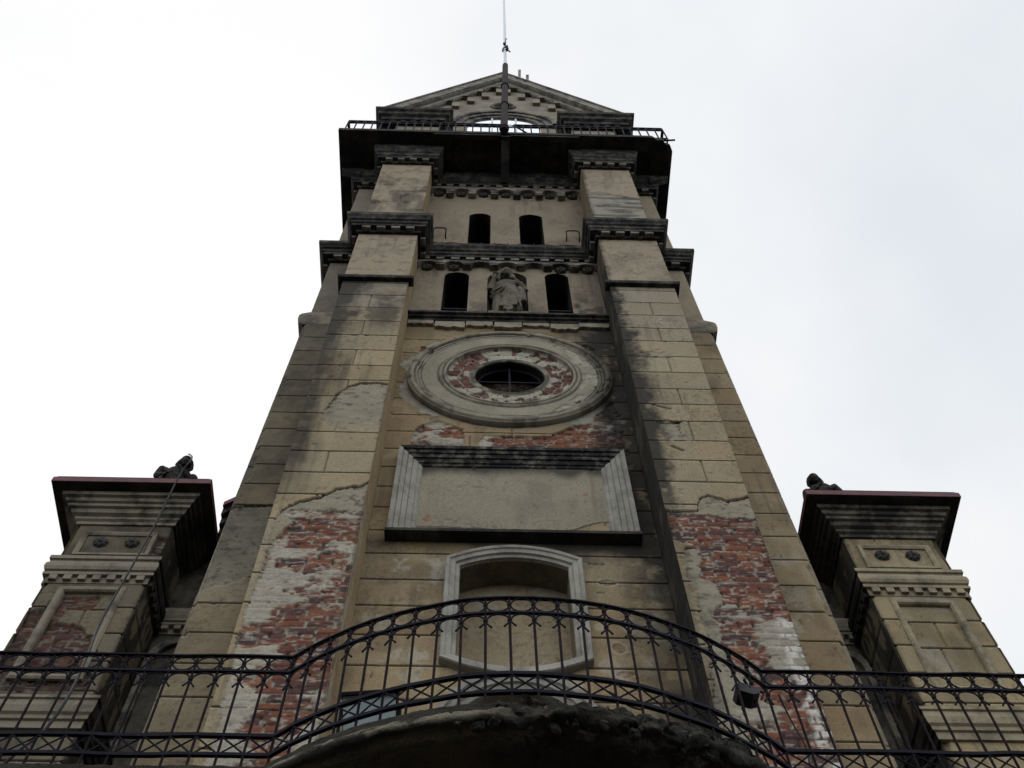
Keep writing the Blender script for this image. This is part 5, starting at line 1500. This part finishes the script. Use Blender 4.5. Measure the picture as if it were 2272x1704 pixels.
lb = thing('floodlight', (-0.70, 5.05, 6.58), 'wide glass-fronted lamp box standing on the balcony floor behind the railing, left of centre', 'floodlight')
rot = Matrix.Rotation(R(-6), 3, 'Z') @ Matrix.Rotation(R(38), 3, 'X')
lc = (-0.70, 5.04, 6.955)
mb = MB(); rbox(mb, lc, [(-0.175, -0.13), (0.175, -0.13), (0.175, 0.13), (-0.175, 0.13)], 0.0, 0.09, rot)
rbox(mb, lc, [(-0.19, 0.131), (0.19, 0.131), (0.19, 0.15), (-0.19, 0.15)], -0.04, 0.09, rot)
mb.build('housing', M_BLACK, lb)
mb = MB(); rbox(mb, lc, [(-0.168, -0.125), (0.168, -0.125), (0.168, 0.125), (-0.168, 0.125)], -0.012, -0.001, rot); mb.build('glass', M_GLASS, lb)
mb = MB()
for s in (-1, 1): mb.tube([tuple(Vector(lc) + rot @ Vector((s * 0.19, 0.04, 0.05))), (lc[0] + s * 0.19, lc[1] + 0.05, 6.575), (lc[0] + s * 0.10, lc[1] + 0.05, 6.575)], 0.012, 6)
mb.build('bracket', M_IRON, lb)

def cable(pts, r, label, sub=6):
    P = [Vector(p) for p in pts]; q = []
    for i in range(len(P) - 1):
        p0 = P[max(i - 1, 0)]; p1 = P[i]; p2 = P[i + 1]; p3 = P[min(i + 2, len(P) - 1)]
        for k in range(sub):
            t = k / sub
            q.append(0.5 * ((2 * p1) + (p2 - p0) * t + (2 * p0 - 5 * p1 + 4 * p2 - p3) * t * t + (3 * p1 - p0 - 3 * p2 + p3) * t ** 3))
    q.append(P[-1])
    mb = MB(); mb.tube(q, r, 6)
    return tag(mb.build('cable', M_BLACK), label, 'cable')
cable([(-3.99, 7.60, 14.55), (-3.56, 6.9, 13.25), (-3.58, 6.85, 12.78), (-3.53, 6.75, 11.65), (-3.40, 6.45, 10.33), (-3.27, 6.15, 9.24), (-3.03, 5.75, 8.35), (-2.86, 5.45, 7.55), (-2.86, 5.36, 7.12), (-2.87, 5.22, 6.82), (-2.9, 5.16, 6.60)], 0.011, 'thin dark cable hanging across the left pier down to the railing')
cable([(1.75, 5.18, 7.22), (1.80, 5.26, 7.05), (1.92, 5.45, 6.9), (1.98, 5.6, 6.62)], 0.006, 'thin black cable dropping from the black floodlight to the balcony floor')
cable([(2.05, 5.24, 7.42), (2.10, 5.30, 7.25), (2.14, 5.30, 7.0), (2.12, 5.28, 6.8), (2.12, 5.26, 6.61)], 0.006, 'thin black cable hanging straight inside the right railing near the bend')
cable([(0.66, 4.74, 6.70), (0.72, 4.76, 6.64), (0.85, 4.79, 6.62), (1.0, 4.84, 6.63), (1.2, 4.92, 6.60)], 0.008, 'black cable looping along the foot of the bulging railing')
cable([(0.80, 4.76, 6.89), (0.88, 4.80, 6.87), (0.93, 4.82, 6.83), (1.02, 4.86, 6.84)], 0.007, 'short loose cable wrapped over the lower rail right of centre')
